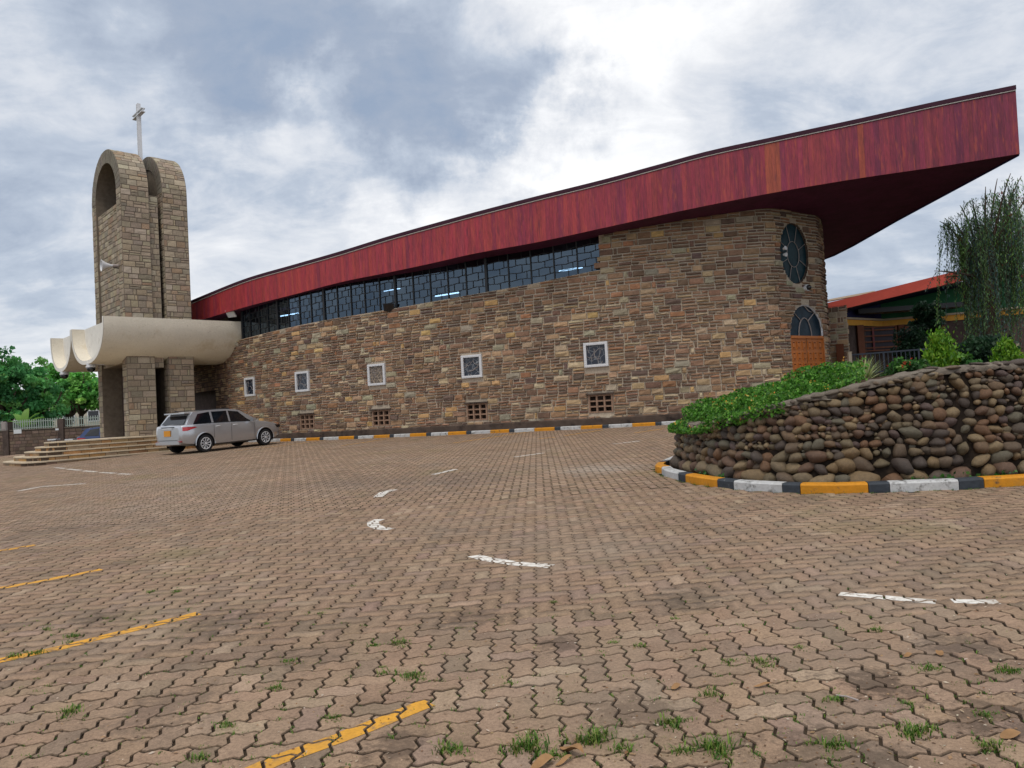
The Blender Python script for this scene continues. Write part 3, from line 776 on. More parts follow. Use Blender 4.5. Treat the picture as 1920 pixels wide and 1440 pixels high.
# oval window
oc = (wpos(s_o0, 0, -.12) + wpos(s_o1, 0, -.12)) / 2; ot = (wpos(s_o1, 0, 0) - wpos(s_o0, 0, 0)); ow = ot.length / 2; ot.normalize(); on_ = Vector((ot.y, -ot.x, 0))
def op(u, z, d=0): return wpos(so_c + u * so_r, zo_c + z * zo_r, d - .06)
mb = MB(); mb.tube([op(math.cos(a), math.sin(a)) for a in np.linspace(0, 2 * math.pi, 33)], .028, 6, cap=False)
ov = mb.build('oval_window', M['plinth'], church)
mb = MB()
for q in range(12):
    a0, a1 = -math.pi / 2 + math.pi * q / 12, -math.pi / 2 + math.pi * (q + 1) / 12
    for r in range(6):
        f0, f1 = -1 + r / 3, -1 + (r + 1) / 3
        mb.add([op(math.cos(a0) * f0, math.sin(a0), -.02), op(math.cos(a0) * f1, math.sin(a0), -.02), op(math.cos(a1) * f1, math.sin(a1), -.02), op(math.cos(a1) * f0, math.sin(a1), -.02)], [(0, 1, 2, 3)])
mb.build('pane', mat('oval_glass', (.008, .030, .042), .35, .12, noise=(3, .5)), ov)
mb = MB(); mb.tube([op(.42 * math.cos(a), .42 * math.sin(a) - .02) for a in np.linspace(0, 2 * math.pi, 25)], .011, 5, cap=False)
for a in np.linspace(0, 2 * math.pi, 9)[:-1] + .39: mb.tube([op(.42 * math.cos(a), .42 * math.sin(a) - .02), op(.98 * math.cos(a), .98 * math.sin(a))], .010, 5)
mb.build('glazing_bar', M['lead'], ov)
# --- low stone annex beside the door
ax0 = P(1553, 640, 26.8); ax1 = P(1591, 640, 26.4)
az = P(1572, 572, 26.6).z; ag = gz(10.8, 26.5)
aw = Vector((ax1.x - ax0.x, ax1.y - ax0.y, 0)); al = aw.length; aw.normalize(); an = Vector((aw.y, -aw.x, 0))
mb = MB(); mb.box(Vector((ax0.x, ax0.y, ag - .3)) - aw * .3, aw * (al + .3), Vector((.9, 3.0, 0)), Vector((0, 0, az - ag + .22))); annex = mb.build('annex', M['mortar'], church)
a_cells = lay_courses(-.25, al, ag, az - .02, (.2, .21), .22, .42, split=.4)
ast = []
def apos(u, z, d): return Vector((ax0.x, ax0.y, z)) + aw * u + an * d
for c in a_cells: V, Fc = stone_mesh(c, apos); ast.append((V, Fc, vary(pick(PAL), .15)))
side = Vector((.9, 3.0, 0)).normalized(); sn = Vector((side.y, -side.x, 0))
def spos(u, z, d): return Vector((ax1.x, ax1.y, z)) + side * u + sn * d
for c in lay_courses(0, 2.9, ag, az - .02, (.2, .21), .22, .42, split=.4): V, Fc = stone_mesh(c, spos); ast.append((V, Fc, vary(pick(PAL), .15)))
mb = MB()
for s_ in ast: mb.add(*s_)
mb.build('annex_stones', M['stone'], annex, col=True)['kind'] = 'stuff'
q0, q1 = P(1571, 690, 26.5), P(1583, 658, 26.5)
mb = MB(); mb.cbox((q0 + q1) / 2 + an * .05, .24, .1, 1.1, aw, an); mb.build('annex_opening', M['doordark'], annex)
# --- church front seen under the canopy: return wall and dark doorway
fc = WC.at(0); fd = Vector((-.66, .75, 0)).normalized(); fn_ = Vector((-.75, -.66, 0)).normalized()
def fpos(u, z, d): return Vector((fc.x, fc.y, z)) + fd * u + fn_ * d
mb = MB(); mb.add([fpos(0, .2, 0), fpos(1.6, .2, 0), fpos(1.6, 5.2, 0), fpos(0, 5.2, 0)], [(0, 1, 2, 3)])
mb.add([fpos(1.6, 3.0, 0), fpos(7, 3.0, 0), fpos(7, 5.2, 0), fpos(1.6, 5.2, 0)], [(0, 1, 2, 3)])
mb.add([fpos(1.6, .2, -.6), fpos(9, .2, -.6), fpos(9, 3.1, -.6), fpos(1.6, 3.1, -.6)], [(0, 1, 2, 3)])
mb.add([fpos(1.6, .2, 0), fpos(1.6, 3.1, 0), fpos(1.6, 3.1, -.6), fpos(1.6, .2, -.6)], [(0, 1, 2, 3)])
mb.add([fpos(0, 3.7, -.12), fpos(9, 3.7, -.12), fpos(9, 7.3, -.12), fpos(0, 7.3, -.12)], [(0, 1, 2, 3)])
front = mb.build('entrance_front', M['darkstone'], church)
fst = []
for c in lay_courses(0, 1.6, .4, 5.2, (.22, .2), .28, .5, split=.4) + lay_courses(1.6, 7, 3.0, 5.2, (.22, .2), .28, .5, split=.4):
    V, Fc = stone_mesh(c, fpos); fst.append((V, Fc, vary(pick(PAL[:4]), .15)))
mb = MB()
for s_ in fst: mb.add(*s_)
mb.build('front_stones', M['stone'], front, col=True)['kind'] = 'stuff'

# ================================================================== BELL TOWER
E1 = Vector((math.cos(R(44)), math.sin(R(44)), 0)); E2 = Vector((-math.sin(R(44)), math.cos(R(44)), 0)); UP = Vector((0, 0, 1))
TZ = 1.04                                                       # level of the entrance platform
tc0 = P(243, 818, 31.1); tc0.z = TZ
tower = empty('bell_tower', tc0 + E1 * 1.4 + E2 * 2.05, 'tall tan stone tower of two round topped arches side by side', 'tower')
TW, TK = 4.10, .58
apex_z = P(207, 283, 31.1 + 2.05 * E2.y).z; RAD = TW / 2; spring = apex_z - RAD
TPAL = [(30, (.33, .27, .20)), (22, (.285, .235, .18)), (18, (.37, .31, .225)), (14, (.25, .21, .165)), (7, (.31, .225, .155)), (9, (.39, .335, .26))]
tstones = []; tparents = []
def arch_at(off, length, infill):
    o = tc0 + E1 * off
    def out(v):                                                 # outline of the arch: height along the outside, v from the near foot
        if v <= spring - TZ: return 0.0, TZ + v, Vector((0, -1)), 0
        a = (v - (spring - TZ)) / RAD
        return RAD - RAD * math.cos(a), spring + RAD * math.sin(a), Vector((-math.cos(a), math.sin(a))), a
    total = 2 * (spring - TZ) + math.pi * RAD
    N_ = 24
    op_ = [(0, TZ)] + [(RAD - RAD * math.cos(math.pi * k / N_), spring + RAD * math.sin(math.pi * k / N_)) for k in range(N_ + 1)] + [(TW, TZ)]
    ri = RAD - TK
    ip_ = [(TK, TZ)] + [(RAD - ri * math.cos(math.pi * k / N_), spring + ri * math.sin(math.pi * k / N_)) for k in range(N_ + 1)] + [(TW - TK, TZ)]
    mb = MB(); n = len(op_)
    for e in (0, length):
        for u, z in op_: mb.v.append(o + E1 * e + E2 * u + UP * (z - TZ))
        for u, z in ip_: mb.v.append(o + E1 * e + E2 * u + UP * (z - TZ))
    B = 2 * n
    for i in range(n - 1):
        mb.f += [(i, i + 1, B + i + 1, B + i), (n + i, B + n + i, B + n + i + 1, n + i + 1), (i, n + i, n + i + 1, i + 1), (B + i, B + i + 1, B + n + i + 1, B + n + i)]
    arch = mb.build('arch', M['tower_core'], tower)
    def flank(u, v, d):
        if v <= spring - TZ: return o + E1 * u + UP * v - E2 * d
        a = (v - (spring - TZ)) / RAD; r = RAD + d
        return o + E1 * u + E2 * (RAD - r * math.cos(a)) + UP * (spring - TZ + r * math.sin(a))
    hs = (.23, .26, .19, .25, .21, .28)
    for c in lay_courses(0, length, 0, spring - TZ + RAD * 1.75, hs, .26, .52, split=.14, small=.16):
        tstones.append((*stone_mesh(c, flank, (.012, .028), .007, .01, .006), vary(pick(TPAL), .10, .04))); tparents.append(arch)
    def face(u, v, d): return o + E2 * u + UP * v - E1 * d
    for c in lay_courses(0, TK, 0, spring - TZ, hs, .26, .5, split=.1):
        tstones.append((*stone_mesh(c, face, (.010, .02), .007, .01, .005), vary(pick(TPAL), .10, .04))); tparents.append(arch)
    for c in lay_courses(TW - TK, TW, 0, spring - TZ, hs, .26, .5, split=.1):
        tstones.append((*stone_mesh(c, face, (.010, .02), .007, .01, .005), vary(pick(TPAL), .10, .04))); tparents.append(arch)
    # voussoirs of the ring
    K = 26
    for k in range(K):
        a0, a1 = math.pi * k / K, math.pi * (k + 1) / K
        def ring(u, v, d): 
            r = RAD - u; return o + E2 * (RAD - r * math.cos(v)) + UP * (spring - TZ + r * math.sin(v)) - E1 * d
        tstones.append((*stone_mesh((0, TK, a0, a1), ring, (.006, .012), .004, .006, .003), vary((.20, .175, .145), .08, .03))); tparents.append(arch)
    if infill:
        # slab set back inside the arch, with a deeper recess at its head
        zt = spring - TZ - .55; d0 = .09
        mb = MB()
        def back(u, v, d): return o + E2 * u + UP * v + E1 * (d0 - d)
        zc = 3.1
        mb.add([back(TK, zc, 0), back(TW - TK, zc, 0), back(TW - TK, zt, 0), back(TK, zt, 0)], [(0, 1, 2, 3)])
        mb.add([back(TK, zt, 0), back(TW - TK, zt, 0), back(TW - TK, zt, -.6), back(TK, zt, -.6)], [(0, 1, 2, 3)])
        mb.add([back(TK, zc, 0), back(TW - TK, zc, 0), back(TW - TK, zc, -.6), back(TK, zc, -.6)], [(0, 1, 2, 3)])
        inf = mb.build('infill_wall', M['tower_core'], tower)
        for c in lay_courses(TK, TW - TK, zc, zt, (.23, .27, .19, .25), .26, .52, split=.14, small=.16):
            tstones.append((*stone_mesh(c, back, (.012, .026), .008, .01, .006), vary(pick(TPAL), .10, .04))); tparents.append(inf)
    mb = MB(); e = length * (.72 if off < 1 else .03)                                 # closing slab deep inside
    pts = [o + E1 * e + E2 * u + UP * (z - TZ) for u, z in ip_]
    mb.add(pts, [tuple(range(len(pts)))]); mb.build('back_slab', M['darkstone'] if off < 1 else M['tower_core'], tower)
arch_at(0, 1.12, True)
arch_at(1.68, 1.06, True)
order = sorted(range(len(tstones)), key=lambda i: (tstones[i][0][8] - CAM).length)
keep = set(sorted(order, key=lambda i: (-(0 if tparents[i].name.startswith('infill') else 1), (tstones[i][0][8] - CAM).length))[:290])
rest = {}
for i in order:
    V, Fc, c = tstones[i]
    if i in keep: obj('stone', V, Fc, M['tower'], tparents[i], [c] * len(V))
    else: rest.setdefault(tparents[i].name, (tparents[i], MB()))[1].add(V, Fc, c)
for nm, (p_, mb) in rest.items(): mb.build('stone_courses', M['tower'], p_, col=True)['kind'] = 'stuff'
print('tower stones', len(tstones))
# link block between the arches, low down and hidden in shade
mb = MB(); mb.box(tc0 + E1 * 1.125 + E2 * .12 + UP * 2.9, E1 * .40, E2 * 3.0, UP * (spring - TZ - 3.1)); lk = mb.build('link_wall', M['tower_core'], tower)
lst = MB()
def lpos(u, v, d): return tc0 + E1 * (1.125 + u) + UP * (2.9 + v) + E2 * (.12 - d)
for c in lay_courses(0, .40, 0, spring - TZ - 3.1, (.23, .26, .19, .25), .22, .4, split=.1): lst.add(*stone_mesh(c, lpos, (.01, .02), .007, .01, .005), vary(pick(TPAL), .1, .04))
lst.build('stone_courses', M['tower'], lk, col=True)['kind'] = 'stuff'
mb = MB(); mb.box(tc0 + E2 * (TW - TK + .01) + E1 * .2, E1 * 2.3, E2 * .3, UP * 3.0); mb.box(tc0 + E2 * 3.0 + E1 * .8, E1 * .3, E2 * .6, UP * 3.0); mb.build('inner_pier', M['darkstone'], tower)
# cross
ctop, cbot = P(258, 195, 31.9), P(263, 294, 31.9); cb = tc0 + E1 * 1.4 + E2 * 1.75; 
px_, py_ = proj(cb + UP * 12)
cY = cb.y; c1 = P(258, 195, cY); c0_ = Vector((P(263, 294, cY).x, cY, spring - .5))
crs = empty('cross', c0_, 'slim white metal cross standing between the two arches of the stone tower', 'cross')
mb = MB(); axd = (E2).normalized(); axn = E1
h = c1.z - c0_.z; s_ = .13
for sx in (-1, 1): mb.cbox(c0_ + UP * h / 2 + axd * sx * s_ * .5, .028, .15, h, axd, axn)
mb.cbox(c0_ + UP * h / 2, s_ - .02, .03, h - .02, axd, axn); mb.build('post', M['steel'], crs)
mb = MB(); cz = P(259, 214, cY).z - c0_.z
for sx in (-1, 1): mb.cbox(c0_ + UP * (cz + sx * .075), 1.25, .17, .03, axd, axn)
mb.cbox(c0_ + UP * cz, 1.25, .035, .13, axd, axn); mb.build('crossbar', M['steel'], crs)

# ================================================================== ENTRANCE CANOPY
canopy = empty('entrance_canopy', tc0, 'cream plaster canopy of half pipe shells around the tower foot', 'canopy')
A = P(194, 592, 29.6); LEN = (Vector((P(455, 603, 33.5).x, 33.5, 0)) - Vector((A.x, A.y, 0))).length + .05
def solve_lip(px, dz=0):
    best = None
    for k in range(50, 1500):
        q = A + E2 * (k * .01) + E1 * .15
        x, y = proj(q)
        if best is None or abs(x - px) < best[0]: best = (abs(x - px), k * .01)
    return best[1]
w1 = solve_lip(140); w2 = solve_lip(101)
print('channel widths', w1, w2 - w1, 'len', LEN)
DEP = A.z - P(163, 683, A.y + w1 / 2 * E2.y).z
lips = [0, w1, w2]
for k in range(2):
    u0, u1 = lips[k], lips[k + 1]; cx = (u0 + u1) / 2; hw_ = (u1 - u0) / 2; TH = .16
    N_ = 28; mb = MB()
    def prof(a, inner):
        w_ = hw_ - (TH if inner else .0); d_ = DEP - (TH if inner else 0)
        c_ = math.cos(a); return cx - w_ * math.copysign(abs(c_) ** .84, c_), -d_ * math.sin(a) ** .84
    def pt(e, a, inner):
        u, z = prof(a, inner); return A + E1 * e + E2 * u + UP * z
    nl = 10
    for side in (0, 1):
        for i in range(nl + 1):
            for j in range(N_ + 1): mb.v.append(pt(LEN * i / nl, math.pi * j / N_, side))
    S = (nl + 1) * (N_ + 1)
    for i in range(nl):
        for j in range(N_):
            b = i * (N_ + 1) + j
            mb.f += [(b, b + N_ + 1, b + N_ + 2, b + 1), (S + b, S + b + 1, S + b + N_ + 2, S + b + N_ + 1)]
    for j in range(N_):
        mb.f += [(j, j + 1, S + j + 1, S + j)]
        b = nl * (N_ + 1) + j; mb.f += [(b, S + b, S + b + 1, b + 1)]
    for i in range(nl):
        for j in (0, N_):
            b = i * (N_ + 1) + j; mb.f.append((b, S + b, S + b + N_ + 1, b + N_ + 1))
    sh = mb.build('canopy_shell', M['plaster'], canopy, smooth=True, angle=40)
    mb = MB()                                                    # bright end wall set inside the trough
    pts = [pt(.5, math.pi * j / N_, 1) for j in range(N_ + 1)]
    mb.add(pts, [tuple(range(N_ + 1))]); mb.build('end_wall', M['plaster_white'], sh)
    mb = MB()
    for j in range(N_):
        a0, a1 = math.pi * j / N_, math.pi * (j + 1) / N_
        mb.add([pt(-.012, a0, 0), pt(-.012, a1, 0), pt(-.012, a1, 1), pt(-.012, a0, 1), pt(.03, a0, 0) - UP * 0, pt(.03, a1, 0)], [(0, 1, 2, 3)])
    mb.build('shell_rim', M['plaster_white'], sh)
    if k < 2:                                                    # dome camera under each trough end
        q = A + E1 * .12 + E2 * cx + UP * (-DEP - .02)
        dcam = empty('dome_camera', q, ('white dome camera under the larger near trough of the canopy', 'white dome camera under the outer trough of the canopy beside the trees')[k], 'camera', 'dome cameras under the canopy')
        mb = MB(); mb.tube([q + UP * .06, q - UP * .06], .17, 14); mb.tube([q - UP * .06, q - UP * .12], .20, 14); mb.build('housing', M['steel'], dcam, smooth=True, angle=40)
        mb = MB(); mb.tube([q - UP * .12, q - UP * .22, q - UP * .29, q - UP * .32], [.17, .16, .10, .02], 14); mb.build('dome', M['carglass'], dcam, smooth=True)
        mb = MB(); mb.cbox(q + E1 * .25 + UP * .05, .5, .14, .12, E1, E2); mb.build('bracket', M['steel'], dcam)
# ================================================================== GROUND
# planter outline from its painted kerb (outer foot of the kerb)
kerb_foot = [G(1241, 888), G(1247, 893), G(1272, 900), G(1310, 908), G(1376, 917), G(1467, 923), G(1520, 924.5), G(1590, 924.5), G(1669, 922), G(1799, 917.5), G(1846, 914), G(1920, 910.5)]
k0 = kerb_foot[0]; ke = kerb_foot[-1]; kd = (ke - kerb_foot[-3]).normalized()
back = [Vector((k0.x + 3.2, k0.y + 3.3, 0)), Vector((k0.x + 1.8, k0.y + 2.75, 0)), Vector((k0.x + .75, k0.y + 1.9, 0)), Vector((k0.x + .18, k0.y + .9, 0)), Vector((k0.x - .03, k0.y + .35, 0))]
fore = [ke + kd * 1.0 + Vector((0, .06, 0)), ke + kd * 2.2 + Vector((0, .3, 0)), ke + kd * 3.6 + Vector((0, .9, 0))]
KC = resample([Vector((p.x, p.y, 0)) for p in back + kerb_foot + fore], .05)
pl_poly = [(p.x, p.y) for p in KC.p[::6]] + [(ke.x + 6, 14.5), (k0.x + 5, 15.5)]
# terrain sheet
gxs = sorted(set(list(np.linspace(-600, -40, 12)) + list(np.linspace(-40, 30, 71)) + list(np.linspace(30, 600, 12))))
gys = sorted(set(list(np.linspace(-60, 0, 7)) + list(np.linspace(0, 70, 71)) + list(np.linspace(70, 900, 14))))
V = [(x, y, gz(x, y) - .012) for y in gys for x in gxs]; n = len(gxs)
Fc = [(j * n + i, j * n + i + 1, (j + 1) * n + i + 1, (j + 1) * n + i) for j in range(len(gys) - 1) for i in range(n - 1)]
pav = obj('pavement', V, Fc, M['joint']); pav['kind'] = 'structure'
pav.data.materials.append(mat('rough_grass_ground', (.075, .085, .035), .95, .1, noise=((.4, .3), (6, .35)), stain=((1.2, (.13, .09, .06), .52, .7),)))
for f in pav.data.polygons:
    c = f.center
    if abs(c.x) > 27 or c.y > 44 or c.y < -1: f.material_index = 1
# wall kerb line
_ss = np.linspace(on_wall(445), on_wall(1465), 60)
WK = Curve([Vector(wpos(q, 0, .46)) for q in _ss])
# steps outline
stc = Vector((G(52, 875.5).x, G(52, 875.5).y, 0)); st_d = (G(300, 847) - G(125, 866.5)); st_d.z = 0; st_d.normalize()
st_e = (G(-40, 870.5) - G(20, 874)); st_e.z = 0; st_e.normalize()
steps_poly = [tuple((stc + st_d * .3 + st_e * .3).xy), tuple((stc + st_d * 12).xy), tuple((stc + st_d * 12 + st_e * 14).xy), tuple((stc + st_e * 4 + st_d * 9).xy), tuple((stc + st_e * 3.2 + st_d * .3).xy)]
# --- interlocking zigzag pavers
pw = .1125; ang = math.atan(45 / 1400); cd_, sd_ = math.cos(ang), math.sin(ang)
prof_u = []
def unit_edge(p, q):                                    # S-shaped lattice edge from p to q (q left out)
    d = (q[0] - p[0], q[1] - p[1]); nx, ny = d[1], -d[0]
    sgn = 1 if (d[0] + d[1]) > 0 else -1
    # the same S on every lattice edge whichever way it is walked
    a = .115
    if sgn > 0: return [p, (p[0] + .27 * d[0] + a * nx, p[1] + .27 * d[1] + a * ny), (p[0] + .73 * d[0] - a * nx, p[1] + .73 * d[1] - a * ny)]
    return [p, (p[0] + .27 * d[0] + a * nx, p[1] + .27 * d[1] + a * ny), (p[0] + .73 * d[0] - a * nx, p[1] + .73 * d[1] - a * ny)]
def outline(w, h):
    pts = [(i, 0) for i in range(w)] + [(w, j) for j in range(h)] + [(w - i, h) for i in range(w)] + [(0, h - j) for j in range(h)]
    out = []
    for a, b in zip(pts, pts[1:] + pts[:1]): out += unit_edge(a, b)
    return np.array(out)
OH, OV = outline(2, 1), outline(1, 2)
def shrink(o, g):                                        # move every point inward by g lattice units
    n = len(o); r = np.zeros_like(o)
    for i in range(n):
        a, b, c = o[i - 1], o[i], o[(i + 1) % n]
        d1 = (b - a) / np.linalg.norm(b - a); d2 = (c - b) / np.linalg.norm(c - b)
        n1 = np.array([-d1[1], d1[0]]); n2 = np.array([-d2[1], d2[0]]); m = n1 + n2; m /= max(np.linalg.norm(m), .3)
        r[i] = b + m * g / max(.6, float(m @ n1))
    return r
GAP = .040
OHb, OVb = shrink(OH, GAP), shrink(OV, GAP); OHt, OVt = shrink(OH, GAP + .024), shrink(OV, GAP + .024)
near_list, far_H, far_V = [], [], []
bound_far = []
def paved(x, y):
    if y < 2.2 or y > 36: return False
    if x < -.72 * y - 4.0 or x > .72 * y + 5.0 or x > 11.5 or x < -24: return False
    if inpoly(x, y, pl_poly): return False
    return True
wkx = np.array([p.x for p in WK.p]); wky = np.array([p.y for p in WK.p]); o_ = np.argsort(wkx); wkx, wky = wkx[o_], wky[o_]
# lattice -> world: columns run along (sd_, cd_), rows along (cd_, -sd_)
TO = (.03, .04)
def lat(u, v): return (TO[0] + u * pw * cd_ + v * pw * sd_, TO[1] - u * pw * sd_ + v * pw * cd_)
imin, imax, jmin, jmax = -270, 125, 10, 330
I, J = np.meshgrid(np.arange(imin, imax), np.arange(jmin, jmax), indexing='ij')
kk = (I - J) % 4
cand = [(int(i), int(j), 0) for i, j in zip(I[kk == 0], J[kk == 0])] + [(int(i), int(j), 1) for i, j in zip(I[kk == 3], J[kk == 3])]
rng = np.random.default_rng(3)
pavers = []
for i, j, t in cand:
    cu, cv = (i + 1, j + .5) if t == 0 else (i + .5, j + 1)
    x, y = lat(cu, cv)
    if not paved(x, y): continue
    ylim = np.interp(x, wkx, wky)
    if wkx[0] <= x <= wkx[-1] and y > ylim + .02: continue
    if x < wkx[0] and y > 40: continue
    if inpoly(x, y, steps_poly): continue
    pavers.append((i, j, t, x, y))
print('pavers', len(pavers))
def paver_col():
    r = random.random()
    c = (.292, .203, .140)
    if r < .06: c = (.285, .200, .150)
    elif r < .22: c = (.245, .176, .126)
    elif r < .30: c = (.325, .238, .170)
    return vary(c, .10, .02)
pavers.sort(key=lambda p: (p[3] ** 2 * .6 + p[4] ** 2))
vis = [p for p in pavers if abs(proj((p[3], p[4], plane_z(p[3], p[4])))[0] - 960) < 1000 and proj((p[3], p[4], plane_z(p[3], p[4])))[1] < 1465]
vis_set = set((p[0], p[1]) for p in vis[:300])
paver_tops = {}
V_, L_, S_, T_, C_ = [], [], [], [], []; nv = 0
for n_, (i, j, t, x, y) in enumerate(pavers):
    near = y < 9.5
    tx, ty, dz = (random.gauss(0, .010), random.gauss(0, .010), random.gauss(0, .0012)) if near else (0, 0, random.gauss(0, .001))
    ot = (OHt, OVt)[t]; ob = (OHb, OVb)[t]
    def w(o, drop):
        out = []
        for a, b in o:
            X, Y = lat(i + a, j + b); out.append((X, Y, plane_z(X, Y) + dz + tx * (X - x) + ty * (Y - y) - drop))
        return out
    c = paver_col()
    top = w(ot, 0)
    paver_tops[(i, j)] = (x, y, t, tx, ty, dz)
    if near:
        bot = w(ob, .016); mid = w(ob, .009); k = len(top); dirt = (.062, .046, .033)
        if (i, j) in vis_set:
            vv = top + mid + bot
            ff = [tuple(range(k))] + [(k + (q + 1) % k, q + 0 if False else (q + 1) % k, q, k + q) for q in range(k)] + [(2 * k + (q + 1) % k, k + (q + 1) % k, k + q, 2 * k + q) for q in range(k)]
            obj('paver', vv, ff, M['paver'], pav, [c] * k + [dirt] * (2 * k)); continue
        V_ += top + mid; C_ += [c] * k + [dirt] * k
        S_.append(len(L_)); T_.append(k); L_ += list(range(nv, nv + k))
        for q in range(k):
            S_.append(len(L_)); T_.append(4); L_ += [nv + k + (q + 1) % k, nv + (q + 1) % k, nv + q, nv + k + q]
        nv += 2 * k
    else:
        V_ += top; k = len(top); C_ += [c] * k; S_.append(len(L_)); T_.append(k); L_ += list(range(nv, nv + k)); nv += k
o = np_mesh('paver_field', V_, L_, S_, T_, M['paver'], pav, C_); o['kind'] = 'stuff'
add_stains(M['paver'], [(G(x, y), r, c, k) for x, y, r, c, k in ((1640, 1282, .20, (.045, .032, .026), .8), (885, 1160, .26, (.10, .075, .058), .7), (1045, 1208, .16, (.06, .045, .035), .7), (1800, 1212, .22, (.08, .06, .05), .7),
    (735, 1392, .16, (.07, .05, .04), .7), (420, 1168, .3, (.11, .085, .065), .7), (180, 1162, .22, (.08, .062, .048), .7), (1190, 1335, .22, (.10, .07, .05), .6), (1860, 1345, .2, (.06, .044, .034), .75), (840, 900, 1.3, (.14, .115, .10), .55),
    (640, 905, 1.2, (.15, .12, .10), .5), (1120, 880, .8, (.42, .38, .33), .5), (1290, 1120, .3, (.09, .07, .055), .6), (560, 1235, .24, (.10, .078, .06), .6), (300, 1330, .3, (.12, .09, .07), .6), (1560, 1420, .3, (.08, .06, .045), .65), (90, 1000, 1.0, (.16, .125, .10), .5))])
# --- painted lines, broken at the joints
def clip(poly, quad):
    out = list(poly); n = len(quad)
    for k in range(n):
        ax, ay = quad[k]; bx, by = quad[(k + 1) % n]; inp = out; out = []
        def side(p): return (bx - ax) * (p[1] - ay) - (by - ay) * (p[0] - ax)
        for q in range(len(inp)):
            p, r = inp[q], inp[(q + 1) % len(inp)]; sp, sr = side(p), side(r)
            if sp >= 0: out.append(p)
            if (sp >= 0) != (sr >= 0):
                f = sp / (sp - sr); out.append((p[0] + (r[0] - p[0]) * f, p[1] + (r[1] - p[1]) * f))
        if not out: return []
    return out
grid = {}
for key, (x, y, *_r) in paver_tops.items(): grid.setdefault((int(x // .5), int(y // .5)), []).append(key)
def paint_line(px, width, material, label, ends=None):
    pts = [G(*p).xy for p in px]
    nrm = []
    for k in range(len(pts)):
        d = (pts[min(k + 1, len(pts) - 1)] - pts[max(k - 1, 0)]).normalized(); nrm.append(Vector((-d.y, d.x)))
    ws = width if isinstance(width, (list, tuple)) else [width] * len(pts)
    V, Fc = [], []
    for k in range(len(pts) - 1):
        q = [pts[k] - nrm[k] * ws[k] / 2, pts[k + 1] - nrm[k + 1] * ws[k + 1] / 2, pts[k + 1] + nrm[k + 1] * ws[k + 1] / 2, pts[k] + nrm[k] * ws[k] / 2]
        q = [(a.x, a.y) for a in q]
        xs, ys = [a[0] for a in q], [a[1] for a in q]
        for gx_ in range(int((min(xs) - .2) // .5), int((max(xs) + .2) // .5) + 1):
            for gy_ in range(int((min(ys) - .2) // .5), int((max(ys) + .2) // .5) + 1):
                for key in grid.get((gx_, gy_), []):
                    x, y, t, tx, ty, dz = paver_tops[key]; i, j = key
                    poly = [lat(i + a, j + b) for a, b in (OHt, OVt)[t]]
                    c = clip(poly, q)
                    if len(c) < 3: continue
                    ar = sum(c[m_][0] * c[(m_ + 1) % len(c)][1] - c[(m_ + 1) % len(c)][0] * c[m_][1] for m_ in range(len(c)))
                    if abs(ar) < 1e-5: continue
                    b = len(V); V += [(X, Y, plane_z(X, Y) + dz + tx * (X - x) + ty * (Y - y) + (.0018 if y < 9.5 else .004)) for X, Y in c]; Fc.append(tuple(range(b, b + len(c))))
    if V:
        o = obj('painted_line', V, Fc, material, pav); o['kind'] = 'stuff'; o['label'] = label
Yl, Wl = M['yellow'], M['white_line']
paint_line([(440, 1462), (520, 1425), (640, 1383), (805, 1318)], .095, Yl, 'yellow parking line crossing the nearest pavers')
paint_line([(-60, 1252), (110, 1215), (250, 1181), (372, 1150)], .10, Yl, 'second yellow parking line from the viewer')
paint_line([(-60, 1113), (90, 1088), (190, 1068)], .10, Yl, 'third yellow parking line from the viewer')
paint_line([(-60, 1043), (66, 1022)], .10, Yl, 'fourth yellow parking line from the viewer')
paint_line([(888, 1042), (915, 1049), (960, 1056), (1034, 1062)], .115, Wl, 'long white curved dash in the middle of the car park')
paint_line([(1574, 1113), (1650, 1120), (1755, 1129)], .085, Wl, 'white dash in front of the cobbled planter')
paint_line([(1785, 1128), (1872, 1128)], .085, Wl, 'white dash end in front of the cobbled planter')
paint_line([(712, 974), (699, 979), (700, 985), (714, 991), (735, 992)], .13, Wl, 'white hook shaped dash')
paint_line([(740, 918), (719, 924), (709, 932)], .14, Wl, 'white curved dash beyond the hook')
paint_line([(812, 890), (855, 880)], .11, Wl, 'short white dash towards the church')
paint_line([(965, 857), (1020, 849.5)], .10, Wl, 'thin white dash near the wall')
paint_line([(1150, 832.5), (1200, 827)], .10, Wl, 'thin white dash beside the planter end')
paint_line([(33, 921), (60, 916), (80, 912.5), (160, 907)], .13, Wl, 'white line on the far left of the car park')
for a, b in (((104, 877), (122, 878.5)), ((127, 879.7), (151, 882)), ((156, 883), (180, 885)), ((188, 886), (216, 887.5)), ((222, 888.5), (246, 889.5))):
    paint_line([a, b], .12, Wl, 'white dash of the broken line near the steps')
for px in ([(850, 831), (930, 819), (1020, 805.5)], [(1010, 823), (1040, 820)], [(1060, 817), (1130, 806)], [(640, 836), (760, 818)], [(440, 846), (560, 832), (640, 821)], [(1190, 812), (1245, 804)]):
    paint_line(px, .09, Yl, 'faded yellow bay line at the church wall')

